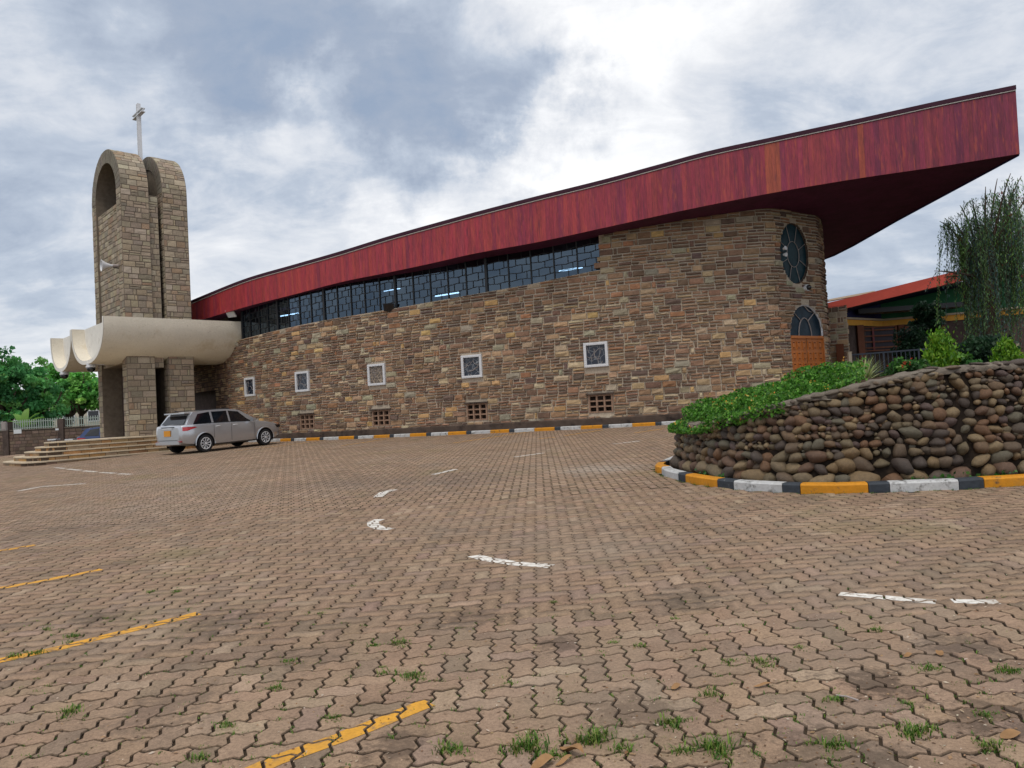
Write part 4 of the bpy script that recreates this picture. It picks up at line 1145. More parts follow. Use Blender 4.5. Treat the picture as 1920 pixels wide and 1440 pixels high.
# ================================================================== KERBS
def kerb(name, curve, s0, s1, pattern, w, h, out_sign, label):
    root = empty(name, curve.at((s0 + s1) / 2) + Vector((0, 0, gz(*curve.at((s0 + s1) / 2).xy))), label, None, None, 'structure')
    s = s0; k = 0
    while s < s1 - .05:
        m_, L_ = pattern[k % len(pattern)]; k += 1
        L_ *= random.uniform(.95, 1.05); e = min(s + L_, s1)
        n_ = max(1, int((e - s) / .16)); mb = MB(); rows = []
        hh = h + random.uniform(-.005, .005)
        for q in range(n_ + 1):
            t = s + .004 + (e - s - .008) * q / n_; p = curve.at(t); d = curve.tan(t); nn = Vector((d.y, -d.x, 0)) * out_sign
            z = gz(p.x, p.y)
            for off, zz in ((0, -.05), (0, hh - .02), (-.018, hh), (-w, hh + .004), (-w, -.05)):
                mb.v.append(Vector((p.x, p.y, z + zz)) + nn * off)
        for q in range(n_):
            for r in range(4): mb.f.append((q * 5 + r, q * 5 + r + 1, (q + 1) * 5 + r + 1, (q + 1) * 5 + r))
        mb.f += [(0, 1, 2, 3, 4), tuple(n_ * 5 + r for r in (4, 3, 2, 1, 0))]
        mb.build('kerb_stone', m_, root); s = e
    return root
KY, KW, KB = M['kerb_yellow'], M['kerb_white'], M['kerb_black']
ks0 = KC.find_px(1284)
# pattern walked from the left end of the planter towards the right
s_mark = [1241, 1272, 1284, 1351, 1376, 1467, 1501, 1628, 1669, 1799, 1846, 1920]
kmats = [KW, KB, KY, KB, KW, KB, KY, KB, KW, KB, KY]
pts_s = []
for x, y in zip([1241, 1272, 1284, 1347, 1376, 1467, 1501, 1628, 1669, 1799, 1846], [888, 900, 903.5, 913, 917, 923, 924, 923.6, 921.6, 917.5, 914]):
    g_ = G(x, y); pts_s.append(min(range(len(KC.p)), key=lambda i: (KC.p[i].xy - g_.xy).length))
pts_s = [KC.l[i] for i in pts_s]
pat = [(m_, b - a) for m_, a, b in zip(kmats, pts_s, pts_s[1:])] + [(KY, .78), (KB, .24), (KW, .75), (KB, .24), (KY, .78)]
_ru = random.uniform; random.uniform = lambda a, b: (a + b) / 2
kerb('kerb', KC, pts_s[0], KC.L - .3, pat, .13, .102, 1, 'painted kerb around the cobbled planter')
kerb('kerb', KC, .3, pts_s[0] - .004, [(KY, .75), (KB, .24), (KW, .75), (KB, .24)], .13, .102, 1, 'painted kerb behind the cobbled planter')
random.uniform = _ru
kerb('kerb', WK, 0, WK.L, [(KW, .74), (KY, .74), (KB, .2)], .13, .11, 1, 'painted kerb along the foot of the church wall')
# strip of bare earth between kerb and plinth
mb = MB(); prev = None
for q in range(0, 61):
    t = WK.L * q / 60; p = WK.at(t); d = WK.tan(t); nn = Vector((-d.y, d.x, 0)); z = gz(p.x, p.y) + .07
    mb.v += [Vector((p.x, p.y, z)) + nn * .1, Vector((p.x, p.y, z)) + nn * .5]
    if q: b = 2 * q; mb.f.append((b - 2, b, b + 1, b - 1))
tag(mb.build('ground_strip', M['soil']), kind='structure')

# ================================================================== ENTRANCE STEPS
st_f = (st_d * .8 + st_e * .6).normalized()
def cornered(inset, r=.85, n=8):
    c = stc + st_d * inset + st_e * inset
    L2 = 3.5 - inset * 1.75
    def rnd(c, d0, d1, r):
        a = c + d0 * r; b = c + d1 * r; return [a * (1 - f) ** 2 + c * 2 * f * (1 - f) + b * f * f for f in [k / n for k in range(n + 1)]]
    r2 = min(r, L2 * .45)
    c2 = c + st_e * L2
    return [c + st_d * 12] + rnd(c, st_d, st_e, r2) + rnd(c2, -st_e, st_f, r2) + [c2 + st_f * 11]
zc0 = gz(stc.x, stc.y)
steps = empty('entrance_steps', stc + Vector((0, 0, zc0)), 'broad tan stone steps with rounded corner in front of the tower', 'steps')
NST = 5; rise = (TZ - zc0 + .02) / NST
SPAL = [(5, (.40, .235, .105)), (4, (.40, .28, .16)), (3, (.30, .19, .105)), (2, (.24, .17, .115)), (2, (.34, .25, .17))]
for k in range(NST):
    out = cornered(k * .30); cur = Curve(out)
    zt = zc0 + rise * (k + 1) - .01; zb = zt - rise - .3
    # tread with a thin proud nosing
    mb = MB(); top = [Vector((p.x, p.y, zt)) for p in out] + [Vector(((stc + st_d * 13 + st_e * 8).x, (stc + st_d * 13 + st_e * 8).y, zt))]
    c_ = Vector((st_d + st_e)).normalized()
    top = [p - (c_ * .05) for p in top[:-1]] + [top[-1]]
    n_ = len(top); mb.v = top + [p - Vector((0, 0, .042)) for p in top]; mb.f = [tuple(range(n_))] + [(q, (q + 1) % n_, n_ + (q + 1) % n_, n_ + q) for q in range(n_ - 1)]
    mb.c = [(.50, .42, .31)] * len(mb.v)  # pale tread over darker riser: light edge and shadow put into the colours
    st = mb.build('step', M['step'], steps, col=True)
    mb = MB()
    for q in range(len(out) - 1):
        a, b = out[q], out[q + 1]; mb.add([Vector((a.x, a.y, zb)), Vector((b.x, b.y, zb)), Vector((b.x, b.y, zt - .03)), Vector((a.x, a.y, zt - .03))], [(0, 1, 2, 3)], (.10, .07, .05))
    mb.build('riser', M['step'], st, col=True)
    s = 3.5; 
    while s < 18.5:
        w_ = random.uniform(.28, .8); e = s + w_; c = vary(pick(SPAL), .12)
        if gz(*cur.at(s).xy) > zt - .04: s = e; continue
        def rp(u, v, d):
            p = cur.at(u); t = cur.tan(u); nn = Vector((-t.y, t.x, 0))
            if nn.dot(-(st_d + st_e)) < 0: nn = -nn
            return Vector((p.x, p.y, v)) + nn * d
        V, Fc = stone_mesh((s, e, zt - rise - .02, zt - .045), rp, (.004, .012), .005, .006, .004)
        obj('block', V, Fc, M['step'], st, [c] * len(V)); s = e
# ================================================================== COBBLED PLANTER
def lump(seed, n=2):
    bm = bmesh.new(); bmesh.ops.create_icosphere(bm, subdivisions=n, radius=1); r = random.Random(seed)
    ax = [Vector((r.uniform(-1, 1), r.uniform(-1, 1), r.uniform(-1, 1))).normalized() for _ in range(6)]; am = [r.uniform(-.34, .26) for _ in ax]
    for v in bm.verts:
        v.co *= 1 + sum(a * max(0, v.co.normalized().dot(x)) ** 2 for a, x in zip(am, ax)) + r.uniform(-.06, .06)
    for _ in range(9):                                       # worn flat faces
        pn = Vector((r.uniform(-1, 1), r.uniform(-1, .2), r.uniform(-1, 1))).normalized(); pd = r.uniform(.60, .86)
        for v in bm.verts:
            e = v.co.dot(pn) - pd
            if e > 0: v.co -= pn * e * .9
    bmesh.ops.delete(bm, geom=[f for f in bm.faces if f.calc_center_median().y > .45], context='FACES')
    me = bpy.data.meshes.new('cobble'); bm.to_mesh(me); bm.free(); me.shade_smooth(); me.materials.append(M['cobble']); return me
lumps = [lump(k) for k in range(24)]
top_px = [(1248, 797), (1285, 794), (1313, 788), (1355, 777), (1459, 755), (1501, 744), (1560, 737), (1590, 731), (1657, 718), (1735, 700), (1813, 688), (1920, 681), (2060, 672)]
ks_left = KC.l[min(range(len(KC.p)), key=lambda i: (KC.p[i].xy - kerb_foot[0].xy).length)]
kpx = [(s, proj(Vector((KC.at(s).x, KC.at(s).y, plane_z(*KC.at(s).xy)))) [0]) for s in np.arange(ks_left, KC.L, .1)]
ht_s, ht_z = [], []
for s, x in kpx:
    p = KC.at(s); yt = float(np.interp(x, [a for a, _ in top_px], [b for _, b in top_px]))
    ht_s.append(s); ht_z.append(P(x, yt, p.y + .32).z)
def wall_z1(s):
    if s < ks_left: return ht_z[0] + .02 * (ks_left - s)
    return float(np.interp(s, ht_s, ht_z))
IN0 = .30
def pwall(s, v, d):                                        # v metres above the ground
    p = KC.at(s); t = KC.tan(s); n = Vector((t.y, -t.x, 0)); z = gz(p.x, p.y)
    return Vector((p.x, p.y, z + v)) - n * (IN0 + .11 * v) + n * d
s_start, s_end = .6, KC.L - .4
pw_root = empty('planter_wall', pwall(KC.find_px(1600), 0, 0), 'curved dark retaining wall of rounded cobbles around the raised flower bed', 'retaining wall')
mb = MB(); cols_ = 7; ns = int((s_end - s_start) / .1)
for i in range(ns + 1):
    s = s_start + (s_end - s_start) * i / ns; p = KC.at(s); h = wall_z1(s) - gz(p.x, p.y)
    for j in range(cols_ + 1): mb.v.append(pwall(s, -.1 + (h + .1) * j / cols_, -.02 + random.uniform(-.012, .012)))
for i in range(ns):
    for j in range(cols_):
        b = i * (cols_ + 1) + j; mb.f.append((b, b + cols_ + 1, b + cols_ + 2, b + 1))
core = mb.build('wall_core', M['wallcore'], pw_root, smooth=True)
# cap
mb = MB(); capv = [( .012, -.06), (.020, -.03), (-.01, .005), (-.10, .018), (-.22, .01), (-.27, -.03), (-.27, -.2)]
rs = random.Random(5)
for i in range(ns * 2 + 1):
    s = s_start + (s_end - s_start) * i / (ns * 2); p = KC.at(s); h = wall_z1(s) - gz(p.x, p.y)
    wob = .016 * math.sin(s * 5.1) + .012 * math.sin(s * 11.7 + 1)
    for k, (d, z) in enumerate(capv): mb.v.append(pwall(s, h + z + wob * .5 + rs.uniform(-.012, .012), d + wob + rs.uniform(-.012, .012)))
nc = len(capv)
for i in range(ns * 2):
    for k in range(nc - 1): mb.f.append((i * nc + k, (i + 1) * nc + k, (i + 1) * nc + k + 1, i * nc + k + 1))
mb.build('wall_cap', M['cap'], pw_root, smooth=True)
cob = []
rowh = [.175, .125, .115, .105, .10, .095, .10, .09, .085, .085, .08, .08, .08, .08]
v = .02
for r, hh in enumerate(rowh):
    s = s_start + random.uniform(0, .1)
    while s < s_end:
        small = s < ks_left + .9 or random.random() < .18 or (math.sin(s * 1.9 + 2.2 * math.sin(r * .9)) > .72 and 3 <= r <= 7)
        h = hh * random.uniform(.72, 1.22) * (.74 if small and r > 0 else 1); w = h * random.uniform(.95, 1.9)
        if r == 0: w = h * random.uniform(1.15, 1.9)
        sm = s + w / 2; p = KC.at(sm); H = wall_z1(sm) - gz(p.x, p.y)
        vc = v + hh / 2 + random.uniform(-.018, .018) + .014 * math.sin(sm * 1.3 + r)
        if vc + h * .3 < H - .02:
            cob.append((sm, vc, w, h))
            if small and r: cob.append((sm + random.uniform(-.3, .3) * w, vc + hh * .5, w * .6, h * .5)); cob.append((sm + w * .55, vc + random.uniform(-.3, .3) * hh, w * .35, h * .5))
        s += w * .98 + .008
    v += hh * 1.0
capst = []
s = s_start
while s < s_end:                                             # flat stones bedded along the rim
    w_ = random.uniform(.10, .26); p = KC.at(s); H = wall_z1(s) - gz(p.x, p.y)
    capst.append((s + w_ / 2, H + random.uniform(-.015, .012), w_, random.uniform(.05, .08), random.uniform(-.02, .03)))
    if random.random() < .7: capst.append((s + w_ * random.random(), H + random.uniform(-.07, -.03), random.uniform(.07, .16), random.uniform(.03, .06), .03))
    if random.random() < .5: capst.append((s + w_ * random.random(), H + random.uniform(.0, .02), random.uniform(.10, .2), .05, -.14))
    s += w_ * .9
def cob_obj(c, me):
    s, vc, w, h = c; t = KC.tan(s); n = Vector((t.y, -t.x, 0))
    pos = pwall(s, vc, -.02 + random.uniform(-.006, .012))
    m_ = Matrix((t, -n, Vector((0, 0, 1)))).transposed().to_4x4()
    rot = Matrix.Rotation(random.uniform(-.5, .5), 4, 'Y') @ Matrix.Rotation(random.uniform(-.2, .2), 4, 'X')
    sc_ = Matrix.Diagonal((w * .64, min(w, h) * random.uniform(.66, .86), h * .66, 1))
    return Matrix.Translation(pos) @ m_ @ rot @ sc_
def lump2(k):
    me = lump(40 + k); me.materials.clear(); me.materials.append(M['capstone']); me.name = 'cap_stone'; return me
clumps_ = [lump2(k) for k in range(8)]
for k, (s, H, w_, h_, d) in enumerate(capst):
    x_ = proj(pwall(s, H, 0))[0]
    if x_ > 1960 or s < ks_left: continue
    t = KC.tan(s); n = Vector((t.y, -t.x, 0)); o = bpy.data.objects.new('cap_stone', clumps_[k % 8]); COL.objects.link(o); o.parent = pw_root
    m_ = Matrix((t, -n, Vector((0, 0, 1)))).transposed().to_4x4()
    o.matrix_local = Matrix.Translation(-pw_root.location) @ Matrix.Translation(pwall(s, H, d - .05)) @ m_ @ Matrix.Rotation(random.uniform(-.2, .2), 4, 'Y') @ Matrix.Diagonal((w_ * .56, .10, h_ * .62, 1))
cob.sort(key=lambda c: -(c[2] * c[3]) / max(20, (pwall(c[0], c[1], 0) - CAM).length ** 2) * (1 if proj(pwall(c[0], c[1], 0))[0] < 1930 and c[0] > ks_left - .2 else .0001))
restmb = bmesh.new()
for k, c in enumerate(cob):
    me = lumps[k % 24]; mw = cob_obj(c, me)
    if k < 300:
        o = bpy.data.objects.new('cobble', me); COL.objects.link(o); o.parent = pw_root
        o.matrix_local = Matrix.Translation(-pw_root.location) @ mw
    else:
        tmp = bmesh.new(); tmp.from_mesh(me); tmp.transform(mw); t_ = bpy.data.meshes.new('t'); tmp.to_mesh(t_); tmp.free(); restmb.from_mesh(t_); bpy.data.meshes.remove(t_)
me = bpy.data.meshes.new('small_cobbles'); restmb.to_mesh(me); restmb.free(); me.shade_smooth(); me.materials.append(M['cobble'])
o = link('small_cobbles', me, pw_root); o['kind'] = 'stuff'
print('cobbles', len(cob))
# raised bed of soil
rim = [(pwall(s, 0, -.15).x, pwall(s, 0, -.15).y, wall_z1(s)) for s in np.arange(s_start, s_end, .08)]
rim_xy = np.array([(a, b) for a, b, _ in rim]); rim_z = np.array([c for *_, c in rim])
bedpoly = [(a, b) for a, b, _ in rim] + [(ke.x + 6, 15.6), (k0.x + 5.5, 16.2)]
def bed_z(x, y):
    d = np.hypot(rim_xy[:, 0] - x, rim_xy[:, 1] - y); w = 1 / (d + .15) ** 3; zr = float((w * rim_z).sum() / w.sum()); dm = float(d.min())
    return zr - .06 + .42 * (1 - math.exp(-dm / 2.0))
V, Fc = [], []
xs = np.linspace(rim_xy[:, 0].min() - .1, ke.x + 6, 60); ys = np.linspace(rim_xy[:, 1].min() - .1, 16.2, 50); idx = {}
for j, y in enumerate(ys):
    for i, x in enumerate(xs):
        if inpoly(x, y, bedpoly): idx[(i, j)] = len(V); V.append((x, y, bed_z(x, y) + random.uniform(-.015, .015)))
for (i, j) in list(idx):
    q = [(i, j), (i + 1, j), (i + 1, j + 1), (i, j + 1)]
    if all(k in idx for k in q): Fc.append(tuple(idx[k] for k in q))
bed = obj('flower_bed_ground', V, Fc, M['soil'], None, smooth=True); bed['kind'] = 'structure'

# ================================================================== LEAVES
def leaf_mesh(name, pts, size, cols, parent=None, aspect=.42, updir=None, bias=0.0, mat_=None, droop=None):
    """one diamond leaf per point; pts (n,3), cols (n,3), size scalar or (n,)"""
    pts = np.asarray(pts, float); n = len(pts); size = np.broadcast_to(np.asarray(size, float), (n,))
    a = np.random.normal(size=(n, 3))
    if updir is not None: a = a * (1 - bias) + np.asarray(updir) * bias * 1.7
    a /= np.linalg.norm(a, axis=1)[:, None]
    b = np.cross(a, np.random.normal(size=(n, 3))); b /= np.linalg.norm(b, axis=1)[:, None]
    nn = np.cross(a, b); l = size[:, None]
    v = np.empty((n, 4, 3)); v[:, 0] = pts - a * l * .5; v[:, 1] = pts + b * l * aspect - a * l * .05 + nn * l * .08; v[:, 2] = pts + a * l * .5; v[:, 3] = pts - b * l * aspect - a * l * .05 + nn * l * .08
    k = np.arange(n * 4)
    c = np.repeat(np.asarray(cols), 4, axis=0)
    return np_mesh(name, v.reshape(-1, 3), k, np.arange(n) * 4, np.full(n, 4), mat_ or M['leaf'], parent, c)
def leaf_cols(n, tbl, var=.22):
    w = np.array([t[0] for t in tbl], float); w /= w.sum(); c = np.array([t[1] for t in tbl])[np.random.choice(len(tbl), n, p=w)]
    return np.clip(c * (1 + np.random.uniform(-var, var, (n, 1))), .002, 1)
def clumps(center, rad, nclump, per, spread, shell=.55):
    """points in clumps spread through an ellipsoid"""
    out, cid = [], []
    for k in range(nclump):
        d = np.random.normal(size=3); d /= np.linalg.norm(d); r = (shell + (1 - shell) * np.random.rand()) if np.random.rand() < .8 else np.random.rand() * shell
        c = np.asarray(center) + d * r * np.asarray(rad)
        m_ = max(3, int(per * np.random.uniform(.6, 1.4))); s = spread * np.random.uniform(.7, 1.3)
        q = np.random.normal(size=(m_, 3)); q /= np.maximum(np.linalg.norm(q, axis=1), 1e-6)[:, None]; q *= (np.random.rand(m_, 1) ** .4) * s * np.array([1, 1, .75])
        out.append(c + q); cid += [k] * m_
    return np.vstack(out), np.array(cid)
# --- flowering ground cover spilling over the low end of the bed
GC = [(5, (.060, .190, .020)), (4, (.09, .26, .030)), (3, (.14, .34, .045)), (3, (.035, .11, .016)), (1, (.22, .38, .06))]
pts = []
tries = 0
while len(pts) < 42000 and tries < 300000:
    tries += 1
    x = random.uniform(rim_xy[:, 0].min() - .2, 6.2); y = random.uniform(8.2, 14.5)
    inside = inpoly(x, y, bedpoly)
    dm = float(np.hypot(rim_xy[:, 0] - x, rim_xy[:, 1] - y).min())
    if not inside and dm > .34: continue
    z0 = bed_z(x, y)
    pxx, pyy = proj((x, y, z0))
    if pxx > 1660: continue
    dens = 1.0 if pxx < 1560 else max(0, 1 - (pxx - 1560) / 70)
    # towards the viewer the plants stop short of the rim further right
    lim = float(np.interp(pxx, [1250, 1340, 1460, 1500, 1600], [-.24, -.22, -.15, .03, .30]))
    edge = dm if inside else -dm
    if edge < lim: continue
    if y > 13.2 or random.random() > dens: continue
    hh = .22 + .10 * math.sin(x * 5.3 + 1) * math.sin(y * 4.1) + .07 * math.sin(x * 11 + y * 7)
    hh *= min(1, .45 + (edge - lim) * 1.6)
    if not inside: z0 -= .12
    pts.append((x, y, z0 + max(.03, hh) * (1 - random.random() ** 2 * .9) ))
pts = np.array(pts); n = len(pts)
gcov = leaf_mesh('ground_cover', pts, np.random.uniform(.028, .052, n), leaf_cols(n, GC), updir=(0, 0, 1), bias=.25)
tag(gcov, 'bright green flowering ground cover spilling over the cobbled planter', None, None, 'stuff')
fl_idx = np.random.choice(n, 300, replace=False)
fp = pts[fl_idx] + np.array([0, -.01, .035])
fp = np.repeat(fp, 3, axis=0) + np.random.normal(0, .011, (len(fp) * 3, 3))
fcov = leaf_mesh('flowers', fp, .024, leaf_cols(len(fp), [(4, (.75, .42, .05)), (3, (.78, .55, .14)), (2, (.62, .25, .05))]), aspect=.5); fcov['kind'] = 'stuff'
fcov['label'] = 'small yellow and orange flowers on the ground cover'
# --- single plants in the bed
def blade_plant(name, px, py, Y, n, length, width, cols, label, cat, lean=.9, group=None):
    base = P(px, py, Y); base.z = bed_z(base.x, base.y) if inpoly(base.x, base.y, bedpoly) else base.z
    mb = MB()
    for k in range(n):
        a = random.uniform(0, 2 * math.pi); L_ = length * random.uniform(.65, 1.1); el = random.uniform(.15, 1.45) ; d = Vector((math.cos(a), math.sin(a), 0)); sd = Vector((-d.y, d.x, 0))
        prev = None; c = vary(random.choice(cols), .2); p = base + d * .02
        V = []; seg = 5
        for q in range(seg + 1):
            f = q / seg; e2 = el - lean * f * f * .9; w_ = width * (1 - f ** 1.6) * .5 + .001
            V += [p - sd * w_, p + sd * w_]; p = p + (d * math.cos(e2) + Vector((0, 0, math.sin(e2)))) * (L_ / seg)
        mb.add(V, [(2 * q, 2 * q + 1, 2 * q + 3, 2 * q + 2) for q in range(seg)], c)
    o = mb.build(name, M['grassm'], None, col=True)
    return tag(o, label, cat, group)
blade_plant('spiky_plant', 1622, 716, 10.6, 120, .42, .020, [(.42, .46, .22), (.30, .38, .14), (.5, .5, .30), (.2, .3, .08)], 'pale spiky grass like plant on the planter rim beside the ground cover', 'plant', .7)
blade_plant('grass_plant', 1437, 705, 11.6, 160, .30, .014, [(.05, .2, .04), (.03, .13, .03), (.09, .26, .05)], 'upright dark green tuft rising above the ground cover in front of the church wall', 'plant', .5)
def conifer(px, base_y, top_y, Y, wpx, label):
    b = P(px, base_y, Y); h = P(px, top_y, Y).z - b.z; r = wpx / 2 * Y / F_PX
    root = empty('conifer_bush', b, label, 'bush', 'golden conifers in the flower bed')
    pts = []
    for k in range(90):
        f = random.random() ** .8; a = random.uniform(0, 6.283); rr = r * (1 - f ** 1.5) ** .8 * random.uniform(.55, 1.02)
        m_ = 34
        q = np.random.normal(0, 1, (m_, 3)) * np.array([.2, .2, .34]) * r
        pts.append(np.array([b.x + rr * math.cos(a), b.y + rr * math.sin(a), b.z + h * (.04 + .9 * f)]) + q)
    pts = np.vstack(pts); n = len(pts)
    leaf_mesh('foliage', pts, np.random.uniform(.05, .10, n), leaf_cols(n, [(4, (.11, .27, .016)), (3, (.17, .33, .02)), (3, (.06, .17, .012)), (1, (.25, .38, .04))]), root, aspect=.2, updir=(0, 0, 1), bias=.55)
    mb = MB(); mb.tube([b - Vector((0, 0, .3)), b + Vector((0, 0, h * .7))], [.03, .01], 6); mb.build('trunk', M['bark'], root)
conifer(1768, 700, 634, 12.6, 66, 'larger bright green conifer bush behind the middle of the planter rim')
conifer(1889, 688, 646, 12.8, 46, 'smaller yellow green conifer bush near the photo edge behind the rim')
def shrub(name, px, base_y, top_y, Y, wpx, label, tbl, n_cl=40, per=45, leaf=.06, group=None, flowers=None, stem=True, depth=1.0):
    b = P(px, base_y, Y); h = P(px, top_y, Y).z - b.z; r = wpx / 2 * Y / F_PX
    root = empty(name, b, label, 'shrub', group)
    pts, cid = clumps((b.x, b.y, b.z + h * .52), (r * .9, r * .9 * depth, h * .46), n_cl, per, r * .32, .4)
    cl = leaf_cols(n_cl, tbl, .3)[cid] * np.random.uniform(.75, 1.25, (len(cid), 1))
    leaf_mesh('foliage', pts, np.random.uniform(.6, 1.2, len(pts)) * leaf, cl, root)
    mb = MB()
    for k in range(5):
        a = random.uniform(0, 6.28); e = Vector((math.cos(a) * r * .5, math.sin(a) * r * .5, h * random.uniform(.5, .8)))
        mb.tube([b - Vector((0, 0, .05)), b + e * .5 + Vector((0, 0, .1 * h)), b + e], [.02 + .012 * h, .015, .006], 5)
    mb.build('stem', M['bark'], root)
    if flowers:
        q = pts[np.random.choice(len(pts), flowers[0], replace=False)] + np.array([0, -.03, .04])
        q = np.repeat(q, 3, axis=0) + np.random.normal(0, .012, (len(q) * 3, 3))
        leaf_mesh('blossom', q, leaf * .6, leaf_cols(len(q), [(1, flowers[1])]), root, aspect=.5)
    return root
GR = [(4, (.04, .13, .025)), (3, (.06, .18, .03)), (2, (.025, .08, .02)), (1, (.12, .25, .05))]
shrub('rose_shrub', 1690, 712, 676, 11.2, 72, 'green shrub with a few orange red blooms beside the spiky plant', GR, 34, 60, .05, flowers=(14, (.5, .06, .02)))
shrub('leafy_plant', 1735, 705, 672, 11.9, 44, 'leafy shrub between the blooming shrub and the larger conifer', GR, 22, 50, .055)
shrub('leafy_plant', 1808, 700, 655, 12.4, 40, 'loose light green plant against the right side of the larger conifer', GR, 20, 40, .07)
shrub('leafy_plant', 1829, 692, 674, 11.3, 34, 'small fresh green plant hanging over the cobbled wall top', [(3, (.07, .22, .05)), (2, (.12, .3, .08)), (1, (.04, .13, .03))], 12, 40, .05)
# weeds between the cobbles and the kerb
for px_, y_, w_ in ((1560 + 170, 902, 30), (1745, 893, 42), (1762, 898, 22), (1810, 895, 34), (1868, 886, 30), (1690, 902, 26), (1300, 897, 26), (1268, 886, 24)):
    g_ = G(px_, y_ + 3); s = KC.find_px(px_)
    b = pwall(s, .0, .10); n = int(w_ * 3.2)
    pts = np.array([b.x, b.y, b.z + .05]) + np.random.normal(0, 1, (n, 3)) * np.array([w_ / 175 * .32, .035, .035])
    o = leaf_mesh('weed', pts, np.random.uniform(.03, .06, n), leaf_cols(n, GR), updir=(0, 0, 1), bias=.3)
    o['kind'] = 'stuff'; o['label'] = 'weeds at the foot of the cobbled wall'

# ================================================================== GRASS IN THE JOINTS, DRY LEAVES
tufts = [(845, 1408, 1.1), (990, 1406, 1.5), (1030, 1422, 1.0), (1108, 1388, 1.4), (1165, 1405, .8), (775, 1268, 1), (748, 1205, .9), (425, 1362, .8), (375, 1422, .8), (625, 1346, .7), (515, 1290, .7),
         (545, 1240, .7), (130, 1335, .9), (135, 1194, .9), (285, 1110, .7), (330, 1110, .7), (1340, 1402, 1.4), (1420, 1240, .8), (1280, 1410, .8), (1640, 1182, .7), (1745, 1255, .8), (1570, 1400, 1.1), (1720, 1372, 1.2),
         (1565, 1312, .8), (1330, 1302, .8), (1200, 1212, .7), (1150, 1205, .6), (1255, 1355, 1.0), (1370, 1240, .6), (1890, 1260, 1.0), (1040, 1130, .6), (1440, 1250, .6), (720, 1262, .7), (700, 1210, .6), (1350, 1420, .8),
         (70, 1225, .9), (30, 1230, .8), (90, 1180, .7), (1845, 1340, .6), (1500, 1215, .6), (1860, 1400, .9), (1700, 1320, .6), (1265, 1160, .5), (960, 1280, .5), (880, 1150, .4), (600, 1150, .5), (200, 1160, .6), (500, 1170, .5)]
mb = MB(); mb2 = MB()
def tuft(mb, g, sc, n):
    for k in range(n):
        a = random.uniform(0, 6.283); d = Vector((math.cos(a), math.sin(a), 0)); sd = Vector((-d.y, d.x, 0)); h = sc * random.uniform(.014, .036)
        b = g + Vector((random.gauss(0, .027 * sc), random.gauss(0, .018 * sc), -.008)); out = h * random.uniform(.2, 1.3)
        c = vary(random.choice([(.075, .17, .02), (.05, .12, .018), (.13, .22, .03), (.19, .21, .06)]), .25); w_ = .0022 + .0008 * sc
        p1 = b + d * out * .45 + Vector((0, 0, h * .75)); p2 = b + d * out + Vector((0, 0, h))
        mb.add([b - sd * w_, b + sd * w_, p1 + sd * w_ * .7, p1 - sd * w_ * .7, p2], [(0, 1, 2, 3), (3, 2, 4)], c)
for x, y, s in tufts:
    tuft(mb, G(x, y), s, int(60 * s) + 14)
    for q in range(3): tuft(mb, G(x + random.gauss(0, 16 * s), y + random.gauss(0, 7 * s)), s * random.uniform(.5, .8), int(18 * s) + 4)
for k in range(900):
    x, y = random.uniform(0, 1920), 1040 + 400 * random.random() ** .8
    if random.random() < .5 * (x > 500) and y < 1150: continue
    g = G(x, y); i_ = random.choice((0, 1))
    # snap to a joint of the paving
    ux = ((g.x - TO[0]) * cd_ - (g.y - TO[1]) * sd_) / pw
    uy = ((g.x - TO[0]) * sd_ + (g.y - TO[1]) * cd_) / pw
    a, b = lat(round(ux), uy) if i_ else lat(ux, round(uy)); tuft(mb, Vector((a, b, plane_z(a, b))), random.uniform(.2, .55), random.randint(4, 14))
# a sparse sward at the kerbs
for k in range(500):
    s = random.uniform(0, KC.L); p = KC.at(s); t = KC.tan(s); p = p + Vector((t.y, -t.x, 0)) * abs(random.gauss(0, .05)); 
    tuft(mb, Vector((p.x, p.y, gz(p.x, p.y))), random.uniform(.3, .7), 6)
gr = mb.build('grass', M['grassm'], None, col=True); tag(gr, 'green grass tufts growing in the paver joints', None, None, 'stuff')
mb = MB()
for k in range(2600):                                        # crumbs of leaf and grit lying on the pavers
    x = random.uniform(-40, 1960); y = 1010 + 440 * random.random() ** .75
    if random.random() < .45 and x < 900: continue
    g = G(x, y); g.z += .003; a = random.uniform(0, 6.283); l = random.uniform(.003, .009) * (1.6 if random.random() < .1 else 1); d = Vector((math.cos(a), math.sin(a), random.uniform(-.1, .2))); sd = Vector((-d.y, d.x, random.uniform(-.1, .3)))
    mb.add([g - d * l, g - sd * l * .5, g + d * l, g + sd * l * .5 + Vector((0, 0, .002))], [(0, 1, 2, 3)], vary(random.choice([(.34, .22, .12), (.22, .12, .06), (.42, .32, .22), (.12, .07, .04), (.5, .42, .33)]), .2))
tag(mb.build('debris', M['grassm'], None, col=True), 'crumbs of dry leaf and grit scattered on the pavers', None, None, 'stuff')
def dry_leaf(px, py, L_, w_, rot, label, group='dry leaves fallen on the pavers', curl=.25):
    g = G(px, py) + Vector((0, 0, .006)); ax = Vector((math.cos(rot), math.sin(rot), 0)); sd = Vector((-ax.y, ax.x, 0)); V, Fc = [], []
    N_ = 8
    for q in range(N_ + 1):
        f = q / N_ - .5; ww = w_ * (1 - (2 * f) ** 2) ** .7 * .5 + .001; p = g + ax * L_ * f + Vector((0, 0, .02 * math.sin(f * 5) * curl + .012 * curl))
        V += [p - sd * ww + Vector((0, 0, ww * curl)), p, p + sd * ww + Vector((0, 0, ww * curl * 1.3))]
    for q in range(N_):
        for r in range(2): Fc.append((q * 3 + r, q * 3 + r + 1, q * 3 + r + 4, q * 3 + r + 3))
    o = obj('dry_leaf', V, Fc, M['drybrown'], None, smooth=True); tag(o, label, 'leaf', group)
